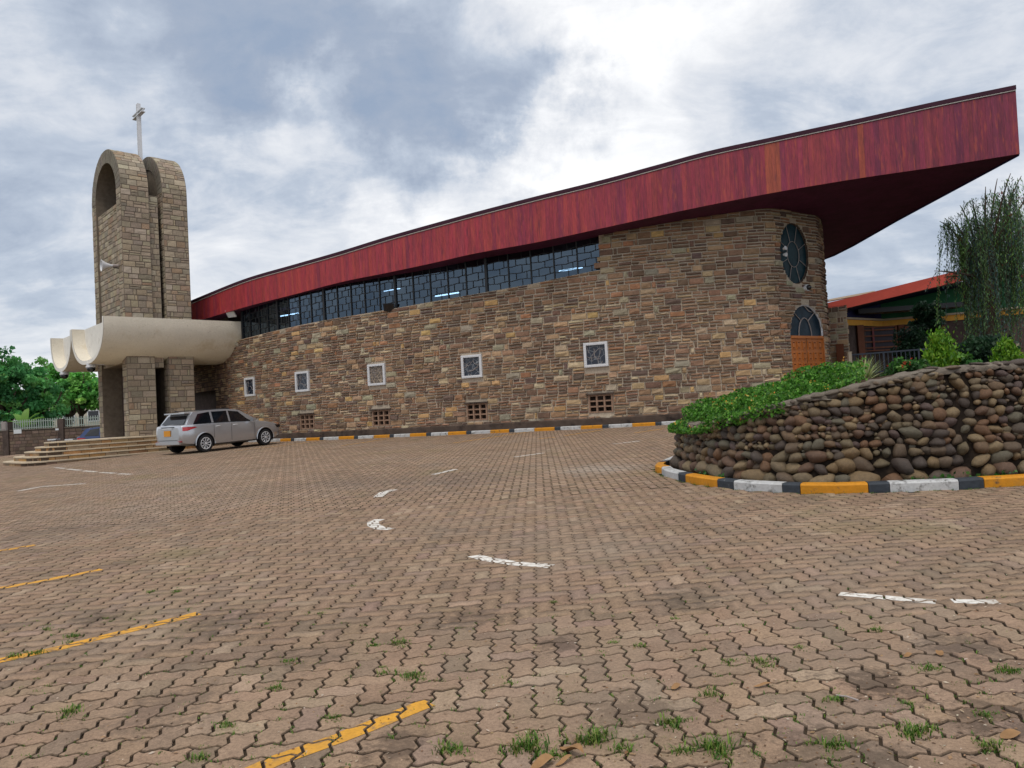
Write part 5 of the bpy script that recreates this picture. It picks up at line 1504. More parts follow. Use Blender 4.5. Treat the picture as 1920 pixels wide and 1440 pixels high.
dry_leaf(1072, 1415, .13, .032, -.9, 'long curled pale brown leaf beside the grass at the bottom of the photo', curl=.8)
dry_leaf(1018, 1438, .10, .045, .5, 'broad orange brown dry leaf touching the nearest grass tuft at the frame bottom', curl=.5)
dry_leaf(1058, 1432, .08, .02, .6, 'thin dry leaf lying between the two larger brown leaves', curl=.4)
dry_leaf(1895, 1383, .09, .045, .3, 'reddish dry leaf on the pavers at the right edge of the photo')
dry_leaf(1430, 1288, .085, .02, .1, 'narrow tan dry leaf on the pavers right of the frame middle')
dry_leaf(1268, 1291, .06, .03, .7, 'small tan leaf near the centre of the foreground pavers')
dry_leaf(1762, 1228, .05, .03, 1.2, 'small brown leaf below the white dash ends')
dry_leaf(1703, 1232, .05, .025, .4, 'tiny curled brown leaf left of its small twin below the white dash')
mb = MB(); a, b = G(1568, 1309), G(1610, 1318); mb.tube([a + Vector((0, 0, .012)), (a + b) / 2 + Vector((0, 0, .016)), b + Vector((0, 0, .010))], .004, 6)
tag(mb.build('twig', M['lead']), 'thin grey twig lying on the pavers in the right foreground', 'twig')
# ================================================================== CARS
def make_car(loc, heading, paint, label, group, plate=True, dusty=True):
    root = empty('parked_car', loc, label, 'car', group)
    fx = Vector((math.cos(heading), math.sin(heading), 0)); fy = Vector((-fx.y, fx.x, 0))
    up = Vector((-(SX * fx.x + SY * fx.y), 0, 1)); sl = SX * fx.x + SY * fx.y; sl2 = SX * fy.x + SY * fy.y
    def C(x, y, z): return loc + fx * x + fy * y + Vector((0, 0, z + sl * x + sl2 * y))
    pm = mat('car_paint', paint, .28, .5, metal=.65, coat=.8, noise=(2.5, .05), bump=None)
    # lower body: stations from tail (x<0) to nose; origin under the rear axle
    st = [(-.86, .44, .92, .60), (-.82, .37, .99, .715), (-.68, .30, 1.015, .79), (-.40, .27, 1.02, .83), (0, .25, 1.01, .845), (.6, .22, 1.0, .845), (1.3, .22, .99, .845), (2.0, .22, .975, .845),
          (2.35, .23, .96, .84), (2.75, .25, .91, .835), (3.05, .27, .855, .815), (3.28, .29, .79, .775), (3.42, .33, .72, .69), (3.50, .40, .64, .56)]
    def half(zb, zt, w): return [(0, zb), (w * .80, zb), (w * .955, zb + .06), (w, zb + .20), (w * 1.004, zb + (zt - zb) * .55), (w * .985, zt - .10), (w * .955, zt - .035), (w * .88, zt), (0, zt + .02)]
    V, Fc = [], []; n = 16
    for x, zb, zt, w in st:
        h = half(zb, zt, w); ring = [(y, z) for y, z in h] + [(-y, z) for y, z in h[-2:0:-1]]
        V += [C(x, y, z) for y, z in ring]
    for i in range(len(st) - 1):
        for k in range(n): Fc.append((i * n + k, i * n + (k + 1) % n, (i + 1) * n + (k + 1) % n, (i + 1) * n + k))
    Fc += [tuple(range(n)), tuple(range(len(V) - 1, len(V) - n - 1, -1))]
    body = obj('body', V, Fc, pm, root, smooth=True, angle=38)
    # greenhouse: closed painted shell, glass laid slightly proud
    rf = [(-.66, 1.0, 1.02, .74), (-.42, 1.33, 1.34, .655), (-.30, 1.425, 1.43, .60), (.2, 1.463, 1.465, .60), (1.0, 1.47, 1.47, .60), (1.45, 1.44, 1.445, .595), (1.62, 1.40, 1.41, .60), (2.42, .965, .98, .73)]
    V, Fc = [], []
    for x, zs, zc, wr in rf:
        belt = 1.0 - .015 * max(0, x); wb = .775
        if zs < 1.05: V += [C(x, wr, zs - .03), C(x, wr, zs), C(x, 0, zc), C(x, -wr, zs), C(x, -wr, zs - .03)]
        else: V += [C(x, wb, belt - .03), C(x, wr, zs), C(x, 0, zc + .02), C(x, -wr, zs), C(x, -wb, belt - .03)]
    for i in range(len(rf) - 1):
        for k in range(4): Fc.append((i * 5 + k, (i + 1) * 5 + k, (i + 1) * 5 + k + 1, i * 5 + k + 1))
    obj('roof', V, Fc, pm, root, smooth=True, angle=30)
    def side_pt(x, f, sgn, out=.008):                        # f 0 at belt, 1 at roof edge
        zs = float(np.interp(x, [r[0] for r in rf], [r[1] for r in rf])); wr = float(np.interp(x, [r[0] for r in rf], [r[3] for r in rf])); belt = 1.0 - .015 * max(0, x)
        wb = .775
        if zs < 1.05: wb = wr
        return C(x, sgn * (wb + (wr - wb) * f + out), belt - .03 + (zs - belt + .03) * f)
    for sgn in (1, -1):
        for xs, tilt0, tilt1 in (((-.30, .33), .16, 0), ((.42, 1.05), 0, 0), ((1.13, 2.08), 0, -.55)):
            x0, x1 = xs; f1 = .88
            poly = [side_pt(x0, .10, sgn), side_pt(x1, .10, sgn), side_pt(x1 + tilt1, f1, sgn), side_pt(x0 + tilt0 if tilt0 else x0, f1 if not tilt0 else .74, sgn)]
            if tilt0: poly = [side_pt(-.42, .10, sgn), side_pt(x1, .10, sgn), side_pt(x1, f1, sgn), side_pt(-.14, f1 - .06, sgn)]
            if tilt1: poly = [side_pt(x0, .10, sgn), side_pt(x1, .10, sgn), side_pt(1.86, .40, sgn), side_pt(1.55, .86, sgn), side_pt(x0, f1, sgn)]
            obj('side_window', poly, [tuple(range(len(poly)))], M['carglass'], root)
        mb = MB()                                             # dark strip along the sill of the windows
        for a, b in zip(np.linspace(-.4, 2.0, 9)[:-1], np.linspace(-.4, 2.0, 9)[1:]):
            mb.add([side_pt(a, .07, sgn, .012), side_pt(b, .07, sgn, .012), side_pt(b, .105, sgn, .012), side_pt(a, .105, sgn, .012)], [(0, 1, 2, 3)])
        mb.build('window_trim', M['iron'], root)
        mb = MB()                                             # shut lines
        for x in (.36, 1.09, 2.12):
            for z0, z1 in ((.34, .62), (.62, .94)):
                mb.add([C(x - .006, sgn * .853, z0), C(x + .006, sgn * .853, z0), C(x + .006, sgn * .852, z1), C(x - .006, sgn * .852, z1)], [(0, 1, 2, 3)])
        mb.build('door_seam', M['iron'], root)
        for x in (.52, 1.25):
            mb = MB(); mb.tube([C(x - .09, sgn * .852, .875), C(x - .04, sgn * .873, .885), C(x + .06, sgn * .873, .885), C(x + .11, sgn * .852, .875)], .014, 6); mb.build('door_handle', M['steel'], root)
        mb = MB(); mb.cbox(C(1.98, sgn * .93, 1.02), .11, .17, .12, fx, fy); mb.build('wing_mirror', pm, root)
        for x in (0, 2.60):                                   # wheels
            for nm, r0, r1, m_ in (('wheel_arch', .0, .365, M['dark']),):
                mb = MB(); y0 = sgn * .842
                pts = [C(x + r1 * math.cos(a), y0 + sgn * .008, .315 + r1 * math.sin(a)) for a in np.linspace(-.35, math.pi + .35, 20)]
                mb.add(pts, [tuple(range(20))]); mb.build(nm, m_, root)
            mb = MB(); mb.tube([C(x + .385 * math.cos(a), sgn * .846, .315 + .385 * math.sin(a)) for a in np.linspace(-.1, math.pi + .1, 16)], .020, 5); mb.build('arch_lip', pm, root)
            W_ = MB(); prof = [(.20, .0), (.285, -.0), (.308, .02), (.315, .06), (.315, .14), (.308, .18), (.285, .20), (.20, .20)]; N_ = 24
            for k in range(N_):
                a = 2 * math.pi * k / N_
                for r, d in prof: W_.v.append(C(x + r * math.cos(a), sgn * (.858 - d), .315 + r * math.sin(a)))
            for k in range(N_):
                for q in range(7): W_.f.append((k * 8 + q, k * 8 + q + 1, ((k + 1) % N_) * 8 + q + 1, ((k + 1) % N_) * 8 + q))
            wh = W_.build('wheel', mat('tyre_rubber', (.018, .018, .02), .85, .3, noise=(20, .2)), root, smooth=True, angle=40)
            R_ = MB(); R_.add([C(x + .2 * math.cos(a), sgn * .815, .315 + .2 * math.sin(a)) for a in np.linspace(0, 2 * math.pi, 25)[:-1]], [tuple(range(24))]); R_.build('rim_back', M['iron'], wh)
            R_ = MB()
            for k in range(9):
                a = 2 * math.pi * k / 9 + .2
                for da in (-.11, .11): R_.tube([C(x + .04 * math.cos(a), sgn * .842, .315 + .04 * math.sin(a)), C(x + .195 * math.cos(a + da), sgn * .852, .315 + .195 * math.sin(a + da))], .011, 4)
            R_.tube([C(x + .2 * math.cos(a), sgn * .853, .315 + .2 * math.sin(a)) for a in np.linspace(0, 2 * math.pi, 25)], .012, 5, cap=False)
            R_.tube([C(x, sgn * .84, .315), C(x, sgn * .865, .315)], .04, 8); R_.build('rim', M['steel'], wh)
        # tail lamp wraps from the flank to the tailgate
        mb = MB(); zl0, zl1 = .80, .925
        mb.add([C(-.30, sgn * .836, zl1 - .03), C(-.66, sgn * .808, zl0), C(-.80, sgn * .735, zl0), C(-.845, sgn * .55, zl0 + .02), C(-.40, sgn * .834, zl1), C(-.66, sgn * .80, zl1 + .01), C(-.795, sgn * .725, zl1 + .005), C(-.84, sgn * .42, zl1 - .02)],
               [(0, 1, 5, 4), (1, 2, 6, 5), (2, 3, 7, 6)]); mb.build('tail_lamp', mat('tail_lamp_red', (.42, .012, .02), .15, .6, coat=.6), root)
        mb = MB(); mb.cbox(C(3.22, sgn * .72, .70), .30, .13, .12, fx, fy); mb.build('headlamp', M['carglass'], root)
    obj('rear_window', [C(-.685, -.62, 1.03), C(-.685, .62, 1.03), C(-.455, .53, 1.315), C(-.455, -.53, 1.315)], [(0, 1, 2, 3)], M['carglass'], root)
    obj('windscreen', [C(2.36, -.68, 1.01), C(2.36, .68, 1.01), C(1.66, .54, 1.395), C(1.66, -.54, 1.395)], [(0, 1, 2, 3)], M['carglass'], root)
    mb = MB(); mb.box(C(-.60, -.56, 1.385), fx * .34, fy * 1.12, Vector((0, 0, .045))); mb.build('roof_spoiler', pm, root)
    mb = MB(); mb.cbox(C(-.855, 0, .40), .10, 1.30, .10, fx, fy); mb.build('bumper_strip', pm, root)
    mb = MB(); mb.cbox(C(-.872, 0, .50), .02, 1.02, .012, fx, fy); mb.cbox(C(-.872, 0, .95), .03, .7, .02, fx, fy); mb.build('tailgate_seam', M['iron'], root)
    mb = MB(); mb.cbox(C(-.87, 0, .90), .03, .52, .028, fx, fy); mb.build('chrome_strip', M['steel'], root)
    if plate:
        mb = MB(); mb.cbox(C(-.875, .02, .735), .016, .36, .20, fx, fy); pl = mb.build('number_plate', mat('plate_orange', (.58, .25, .02), .6, .4), root)
        mb = MB()
        for q in range(4): mb.cbox(C(-.886, .02 + (q - 1.5) * .075, .775), .004, .045, .06, fx, fy)
        for q in range(3): mb.cbox(C(-.886, .02 + (q - 1) * .085, .695), .004, .05, .06, fx, fy)
    mb = MB()
    for sgn in (1, -1): mb.cbox(C(-.845, sgn * .62, .44), .06, .20, .03, fx, fy)
    mb.build('reflector', mat('reflector_red', (.3, .015, .015), .3, .5), root)
    mb = MB(); mb.tube([C(-.42, .0, 1.42), C(-.62, 0, 1.56)], .006, 4); mb.build('antenna', M['iron'], root)
    for sgn in (1, -1):
        mb = MB(); mb.tube([C(-.2, sgn * .57, 1.485), C(1.3, sgn * .57, 1.49)], .014, 5); mb.build('roof_rail', M['iron'], root)
    return root
cr = G(385, 848); best = None
for k in range(0, 900):
    h = R(30 + k * .07); f = cr + Vector((math.cos(h), math.sin(h), 0)) * 2.6; f.z = plane_z(f.x, f.y)
    e = abs(proj(f)[0] - 497)
    if best is None or e < best[0]: best = (e, h)
hd = best[1]; cfx = Vector((math.cos(hd), math.sin(hd), 0)); cfy = Vector((-cfx.y, cfx.x, 0))
cloc = cr + cfy * .80; cloc.z = plane_z(cloc.x, cloc.y)
make_car(cloc, hd, (.48, .50, .54), 'silver estate car parked beside the entrance steps', 'parked cars')
bl = P(166, 822, 42.5); bl.z = gz(bl.x, bl.y)
bx = P(173, 822, 42.5); bl = Vector((bx.x + .25, 42.5, gz(bx.x, 42.5) + .0))
make_car(bl, R(14), (.022, .045, .13), 'dark blue hatchback half hidden behind the tower pier', 'parked cars', plate=False)

# ================================================================== SMALL FITTINGS
def flood(name, p, n, label, m_, w=.34, h=.24, group=None):
    n = n.normalized(); t = Vector((0, 0, 1)).cross(n).normalized(); u = n.cross(t)
    root = empty(name, p, label, 'floodlight', group)
    mb = MB(); mb.cbox(p, w, .06, h, t, n, u); mb.build('housing', M['iron'] if m_ is None else m_, root)
    mb = MB(); mb.cbox(p + n * .034, w * .8, .01, h * .75, t, n, u); mb.build('lamp_glass', M['steel'] if m_ else M['carglass'], root)
    mb = MB(); mb.cbox(p - n * .06 - u * h * .3, w * .5, .1, .03, t, n, u); mb.build('bracket', M['iron'], root)
    return root
q = min((P(433, 588, Y_) for Y_ in np.arange(30, 40, .05)), key=lambda v: abs(soffit_z(v.x, v.y) - .06 - v.z))
flood('floodlight', q, Vector((-.2, -.75, -.65)), 'white square floodlight under the roof edge near the canopy', M['steel'], .42, .36)
s_ = on_wall(738); q = wpos(s_, sill(s_) + .06, .10)
flood('floodlight', q, Vector((.1, -.9, -.4)), 'black floodlight on the sill below the long strip window', None, .40, .30)
s_ = on_wall(1474); q = wpos(s_, px_z(s_, 473), .12)
lamp = empty('wall_lamp', q, 'small pale twin lamp on the wall at the left of the oval window', 'lamp')
mb = MB(); mb.tube([q - wnormal(s_) * .12, q], .02, 6); mb.build('arm', M['iron'], lamp)
for dz in (-.09, .09):
    mb = MB(); mb.tube([q + Vector((0, 0, dz)), q + wnormal(s_) * .10 + Vector((0, 0, dz * 1.2))], [.035, .07], 10); mb.build('lamp_head', M['steel'], lamp)
s_ = on_wall(1516); q = wpos(s_, px_z(s_, 540), .10)
cctv = empty('dome_camera', q, 'round white dome camera on the wall between oval window and arched door', 'camera')
mb = MB(); mb.tube([q - wnormal(s_) * .1, q + wnormal(s_) * .02], .11, 12); mb.build('housing', M['steel'], cctv)
mb = MB(); mb.tube([q + wnormal(s_) * .02, q + wnormal(s_) * .10, q + wnormal(s_) * .14], [.095, .07, .02], 12); mb.build('dome', M['carglass'], cctv, smooth=True)
# horn loudspeaker on the tower
hp = tc0 + E2 * .55 - E1 * .25; hp.z = P(213, 498, hp.y).z
hd_ = (-E1 * .75 + Vector((-.6, -.4, -.05))).normalized()
horn = empty('horn_loudspeaker', hp, 'grey horn loudspeaker fixed high on the tower face', 'loudspeaker')
mb = MB(); L_ = .42
mb.tube([hp, hp + hd_ * .12, hp + hd_ * .24, hp + hd_ * .36, hp + hd_ * L_], [.05, .07, .12, .19, .25], 16, cap=False)
mb.tube([hp + hd_ * L_, hp + hd_ * (L_ + .015)], [.25, .255], 16, cap=False); mb.build('horn', M['steel'], horn, smooth=True)
mb = MB(); mb.tube([hp - hd_ * .22, hp - hd_ * .02, hp], [.07, .07, .05], 10); mb.build('driver', M['lead'], horn)
mb = MB(); mb.tube([hp - Vector((0, 0, .06)), hp + E1 * .3 - Vector((0, 0, .1))], .02, 6); mb.build('bracket', M['iron'], horn)

# ================================================================== HALL BEHIND THE PLANTER
tzz = 1.78
terr = [Vector((12.2, 19.5, 0)), Vector((60, 17.0, 0)), Vector((60, 80, 0)), Vector((12.9, 80, 0)), Vector((12.6, 27, 0))]
mb = MB(); mb.v = [Vector((p.x, p.y, tzz)) for p in terr] + [Vector((p.x, p.y, -.3)) for p in terr]
mb.f = [(0, 1, 2, 3, 4)] + [(q, 5 + q, 5 + (q + 1) % 5, (q + 1) % 5) for q in range(5)]
ter = mb.build('terrace', M['darkstone']); ter['kind'] = 'structure'
mb = MB(); mb.v = [Vector((p.x, p.y, tzz + .004)) for p in terr]; mb.f = [(0, 1, 2, 3, 4)]
tag(mb.build('terrace_ground', M['soil']), kind='structure')
hall = empty('hall_building', P(1656, 640, 36.9), 'low hall with bright red sloping roof edge and ochre band behind the planter', 'building')
hA, hB, hC, hD = P(1570, 640, 34.6), P(1656, 640, 36.9), P(1815, 640, 35.5), P(1990, 640, 33.6)
zb_t, zb_b = P(1656, 598.5, 36.9).z, P(1656, 612, 36.9).z
def run(pts, z0, z1, thick, name, m_, out=0.0, parent=hall):
    mb = MB()
    for a, b in zip(pts, pts[1:]):
        d = Vector((b.x - a.x, b.y - a.y, 0)); L_ = d.length; d.normalize(); n = Vector((d.y, -d.x, 0))
        mb.box(Vector((a.x, a.y, z0)) + n * (out - thick), d * L_, n * thick, Vector((0, 0, z1 - z0)))
    return mb.build(name, m_, parent)
hp_ = [hA, hB, hC, hD]
for a, b in zip(hp_, hp_[1:]): run([a, b], 1.6, zb_b, .25, 'wall', M['darkstone'])
for a, b in zip(hp_, hp_[1:]): run([a, b], zb_b, zb_t - .09, .32, 'ochre_band', M['yellowwall'], .06)
for a, b in zip(hp_, hp_[1:]): run([a, b], zb_t - .09, zb_t, .4, 'cornice', M['creamtrim'], .16)
for x in (1609, 1688, 1763):
    a, b = (hA, hB) if x < 1656 else (hB, hC)
    k = (x - 1570) / 86 if x < 1656 else (x - 1656) / 159
    p = a.lerp(b, k); mb = MB(); mb.cbox(Vector((p.x, p.y - .12, (1.6 + zb_b) / 2)), .30, .3, zb_b - 1.6 - .003); mb.build('post', M['brownpost'], hall)
# big barred window
def hall_window(x0, x1, y0, y1, Yw, bars):
    a, b = P(x0, y1, Yw), P(x1, y1, Yw - .0); top = P((x0 + x1) / 2, y0, Yw).z; bot = P((x0 + x1) / 2, y1, Yw).z
    d = Vector((b.x - a.x, b.y - a.y, 0)); L_ = d.length; d.normalize(); n = Vector((d.y, -d.x, 0)); c = Vector(((a.x + b.x) / 2, (a.y + b.y) / 2, (top + bot) / 2))
    mb = MB()
    for sx in (-1, 1): mb.cbox(c + d * sx * L_ / 2, .07, .1, top - bot, d, n)
    for sz in (-1, 1): mb.cbox(c + Vector((0, 0, sz * (top - bot) / 2)), L_ + .08, .12, .06, d, n)
    w = mb.build('window', M['brownpost'], hall)
    obj('pane', [c + d * sx * L_ / 2 + Vector((0, 0, sz * (top - bot) / 2)) - n * .02 for sx, sz in ((-1, -1), (1, -1), (1, 1), (-1, 1))], [(0, 1, 2, 3)], mat('hall_glass', (.02, .014, .026), .45, .25, noise=(2, .4)), w)
    for q in range(bars):
        mb = MB(); mb.cbox(c + Vector((0, 0, (q + .5 - bars / 2) * (top - bot) / bars)) + n * .05, L_, .04, .07, d, n); mb.build('cross_rail', M['brownpost'], w)
    mb = MB(); mb.cbox(c - d * L_ * .16 + n * .045, .09, .045, top - bot - .06, d, n); mb.build('mullion', mat('dark_red_mullion', (.16, .02, .03), .6), w)
    return w
hall_window(1616, 1682, 613, 657, 36.0, 4)
hall_window(1837, 1857, 645, 664, 33.5, 2)
hall_window(1700, 1745, 612, 650, 36.0, 3)
# roof: red raking fascia, dark blue eaves, green gable
f_lo = [P(1560, 585, 33.2), P(1588, 577.5, 33.2), P(1700, 551, 33.4), P(1805, 526, 33.6), P(1905, 505, 33.8)]
f_hi = [P(1545, 569.5, 33.2), P(1588, 559.5, 33.2), P(1690, 534, 33.4), P(1780, 511.5, 33.6), P(1905, 481, 33.8)]
mb = MB()
for i in range(4):
    a, b, c, d = f_lo[i], f_lo[i + 1], f_hi[i + 1], f_hi[i]; mb.v += [a, b, c, d, a + Vector((.05, .22, 0)), b + Vector((.05, .22, 0)), c + Vector((.05, .22, 0)), d + Vector((.05, .22, 0))]
    k = 8 * i; mb.f += [(k, k + 1, k + 2, k + 3), (k + 4, k + 7, k + 6, k + 5), (k + 3, k + 2, k + 6, k + 7), (k, k + 4, k + 5, k + 1)]
mb.build('roof_fascia', M['redfascia'], hall)
mb = MB()                                                    # roof sheet rising away behind the fascia
r0, r1 = f_hi[0] + Vector((0, .15, -.03)), f_hi[-1] + Vector((0, .15, -.03)); bk = Vector((2.5, 9, .10))
mb.v = [r0, r1, r1 + bk, r0 + bk]; mb.f = [(0, 1, 2, 3)]; mb.build('roof_sheet', M['tile'], hall)
p0, p1 = P(1554, 561, 38), P(1640, 545, 38.5)
mb = MB(); mb.box(p0, p1 - p0, Vector((.1, .5, 0)), Vector((0, 0, -.09))); mb.build('rear_roof_edge', M['creamtrim'], hall)
mb = MB(); mb.v = [f_lo[0], f_lo[-1], Vector((hD.x, hD.y, f_lo[-1].z)), Vector((hC.x, hC.y, f_lo[3].z)), Vector((hB.x, hB.y, f_lo[2].z)), Vector((hA.x, hA.y, f_lo[0].z))]
mb.f = [(5, 4, 3, 2, 1, 0)]; mb.build('eaves_soffit', M['bluesoffit'], hall)
mb = MB(); e = .02
mb.v = [Vector((hA.x, hA.y, zb_t)), Vector((hB.x, hB.y, zb_t)), Vector((hB.x, hB.y, f_lo[2].z + .1)), Vector((hA.x, hA.y, f_lo[0].z + .1))]; mb.f = [(0, 1, 2, 3)]
mb.build('eaves_wall', M['bluesoffit'], hall)
mb = MB(); mb.v = [Vector((hB.x, hB.y, zb_t)), Vector((hC.x, hC.y, zb_t)), Vector((hD.x, hD.y, zb_t)), Vector((hD.x, hD.y, f_lo[-1].z + .2)), Vector((hC.x, hC.y, f_lo[3].z + .2)), Vector((hB.x, hB.y, f_lo[2].z + .2))]; mb.f = [(0, 1, 4, 5), (1, 2, 3, 4)]
mb.build('gable', M['greenwall'], hall)
a, b = P(1610, 588, 35.2), P(1810, 574, 34.6); mb = MB(); mb.box(a, b - a, Vector((.1, .9, 0)), Vector((0, 0, .22))); mb.build('roof_shadow_strip', M['iron'], hall)  # added dark slab standing in for the roof shadow below the gable
# iron railing on the terrace edge
ra, rb = P(1596, 700, 25.6), P(1760, 700, 24.2); ra.z = rb.z = tzz
rail = empty('iron_railing', ra.lerp(rb, .5), 'dark blue iron railing of thin upright bars in front of the hall', 'railing')
rd = Vector((rb.x - ra.x, rb.y - ra.y, 0)); rl = rd.length; rd.normalize(); rh = P(1640, 662, 25.2).z - tzz
for z in (rh, .12):
    mb = MB(); mb.cbox(ra + rd * rl / 2 + Vector((0, 0, z)), rl, .05, .05, rd, Vector((rd.y, -rd.x, 0))); mb.build('rail', M['railblue'], rail)
nb_ = int(rl / .13)
for q in range(nb_ + 1):
    mb = MB(); w_ = .05 if q % 8 == 0 else .022; mb.cbox(ra + rd * rl * q / nb_ + Vector((0, 0, rh / 2)), w_, w_, rh, rd, Vector((rd.y, -rd.x, 0))); mb.build('post' if q % 8 == 0 else 'bar', M['railblue'], rail)
def post(px, y0, y1, Y, w_, m_, label):
    p = P(px, y1, Y); h = P(px, y0, Y).z - min(p.z, tzz); z0 = min(p.z, tzz)
    mb = MB(); mb.cbox(Vector((p.x, p.y, z0 + h / 2)), w_, w_, h); mb.prism([Vector((p.x + sx * w_ * .6, p.y + sy * w_ * .6, z0 + h)) for sx, sy in ((-1, -1), (1, -1), (1, 1), (-1, 1))], Vector((0, 0, .03)))
    return tag(mb.build('post', m_), label, 'post', 'posts along the terrace')
post(1596, 661, 712, 25.3, .11, M['creamtrim'], 'cream post at the church end of the iron railing')
post(1871, 648, 680, 23.5, .09, M['creamtrim'], 'cream post between the two conifers under the weeping tree')
post(1909, 646, 676, 23.0, .09, M['creamtrim'], 'cream post right of the smaller conifer at the photo edge')
post(1822, 646, 676, 24.0, .09, M['brownpost'], 'brown post left of the weeping tree trunk')
post(1762, 630, 655, 24.6, .35, M['yellowwall'], 'ochre gate pillar behind the larger conifer')

# ================================================================== TREES
def limb(mb, a, b, r0, r1, wob=.12, n=5):
    pts = [a.lerp(b, k / n) + Vector((random.gauss(0, wob), random.gauss(0, wob), 0)) * (b - a).length * .15 * (0 < k < n) for k in range(n + 1)]
    mb.tube(pts, [r0 + (r1 - r0) * k / n for k in range(n + 1)], 7); return pts
def broad_tree(px, Y, top_y, wpx, base_z, label, tbl, ncl=70, per=75, leaf=.28, crown_lo=.28, group='trees beyond the boundary wall'):
    b = P(px, 800, Y); b.z = base_z; zt = P(px, top_y, Y).z; h = zt - base_z; r = wpx / 2 * Y / F_PX
    root = empty('leafy_tree', b, label, 'tree', group)
    mb = MB(); fork = b + Vector((random.uniform(-.3, .3), 0, h * crown_lo)); limb(mb, b, fork, .05 * h * .6, .03 * h)
    for k in range(6):
        a = 2 * math.pi * k / 6 + random.random(); e = b + Vector((math.cos(a) * r * .7, math.sin(a) * r * .6, h * random.uniform(.5, .85))); limb(mb, fork, e, .02 * h, .006 * h)
    limb(mb, fork, b + Vector((0, 0, h * .9)), .024 * h, .006 * h); mb.build('trunk', M['bark'], root, smooth=True)
    pts, cid = clumps((b.x, b.y, base_z + h * (crown_lo + (1 - crown_lo) * .5)), (r * .88, r * .8, h * (1 - crown_lo) * .5), ncl, per, r * .24, .45)
    cl = leaf_cols(ncl, tbl, .3)[cid] * np.random.uniform(.7, 1.3, (len(cid), 1))
    leaf_mesh('crown', pts, np.random.uniform(.6, 1.25, len(pts)) * leaf, cl, root)
    return root
TG = [(4, (.10, .34, .115)), (3, (.145, .42, .13)), (2, (.065, .23, .085)), (1, (.24, .50, .15))]
TG2 = [(4, (.13, .40, .08)), (3, (.19, .46, .09)), (2, (.08, .27, .065)), (1, (.32, .54, .13))]
broad_tree(8, 57, 652, 120, .6, 'dense green tree at the left photo edge beyond the boundary wall', TG, 90, 90, .30, .16)
broad_tree(78, 60, 672, 110, .6, 'second green tree from the left photo edge beyond the wall', TG, 80, 90, .30, .18)
broad_tree(128, 64, 655, 100, .6, 'taller loose crowned tree rising under the outer canopy shell', TG2, 60, 60, .30, .25)
broad_tree(160, 54, 688, 92, .6, 'light green spreading tree beside the tower pier with visible trunk', TG2, 70, 80, .26, .36)
broad_tree(-70, 60, 640, 150, .6, 'tree just outside the left photo edge beyond the wall', TG, 80, 90, .32, .16)
# banana plant
bp = P(45, 803, 49.2); bp.z = .6
ban = empty('banana_plant', bp, 'banana plant with broad upright leaves behind the pale railing', 'plant')
mb = MB(); limb(mb, bp, bp + Vector((0, 0, 1.3)), .16, .10); mb.build('trunk', M['bark'], ban)
for k, (a, el, L_) in enumerate(((1.6, 1.45, 1.5), (.2, .75, 1.5), (3.0, .7, 1.3), (.9, 1.1, 1.4), (2.3, 1.05, 1.5), (-.6, .5, 1.1))):
    d = Vector((math.cos(a), math.sin(a) * .4, 0)).normalized(); sd = Vector((-d.y, d.x, 0)) if k else Vector((1, 0, 0)); p = bp + Vector((0, 0, 1.2)); mbl = MB(); V = []
    for q in range(8):
        f = q / 7; e2 = el - 1.1 * f * f; w_ = .26 * math.sin(math.pi * min(1, f * .95 + .05)) ** .6
        V += [p - sd * w_ + Vector((0, 0, .05)), p, p + sd * w_ + Vector((0, 0, .05))]; p = p + (d * math.cos(e2) + Vector((0, 0, math.sin(e2)))) * L_ / 7
    c = vary((.17, .33, .06), .2); mbl.add(V, [(3 * q + r, 3 * q + r + 1, 3 * q + r + 4, 3 * q + r + 3) for q in range(7) for r in range(2)], c); mbl.build('leaf', M['leaf'], ban, col=True)
# weeping tree beside the hall
wb = P(1868, 690, 23.4); wb.z = tzz
wt = empty('weeping_tree', wb, 'weeping tree with long hanging grey green strands beside the hall', 'tree')
zt = P(1868, 322, 23.4).z; mb = MB(); H_ = zt - tzz
fork = wb + Vector((-.1, 0, H_ * .45)); limb(mb, wb - Vector((0, 0, .2)), fork, .20, .13)
strands = []; 
tips_px = [(1762, 415), (1778, 408), (1800, 385), (1822, 372), (1848, 350), (1870, 335), (1895, 325), (1915, 330), (1945, 345), (1975, 380), (1770, 520), (1752, 508), (1790, 440), (1840, 420), (1900, 400), (1860, 470), (1930, 430), (1815, 470)]
for k, (x, y) in enumerate(tips_px):
    Yk = 23.4 + random.uniform(-1.5, 1.3); e = P(x, y, Yk); mid = fork.lerp(e, .55) + Vector((0, 0, .55 * (1 if y < 430 else .2)))
    pts = []
    for q in range(11):
        f = q / 10; pts.append(fork * (1 - f) ** 2 + mid * 2 * f * (1 - f) + e * f * f)
    mb.tube(pts, [.055 * (1 - .9 * q / 10) + .004 for q in range(11)], 6)
    fs_ = [random.uniform(.3, 1.0) for _ in range(7)]
    nstr = 34 if k not in (10, 11) else 7
    for q in range(nstr):
        f = min(1.0, max(.25, random.choice(fs_) + random.gauss(0, .018))); i_ = min(9, int(f * 10)); p = pts[i_].lerp(pts[i_ + 1], f * 10 - i_) if f < 1 else pts[10]
        ln = random.uniform(.7, 4.4) * (1 if f < .9 else .55)
        if k in (10, 11): ln = random.uniform(.2, .6)
        strands.append((p + Vector((random.gauss(0, .08), random.gauss(0, .16), random.gauss(0, .06))), ln))
mb.build('trunk', M['bark'], wt, smooth=True)
sp, sc_, mbs = [], [], MB()
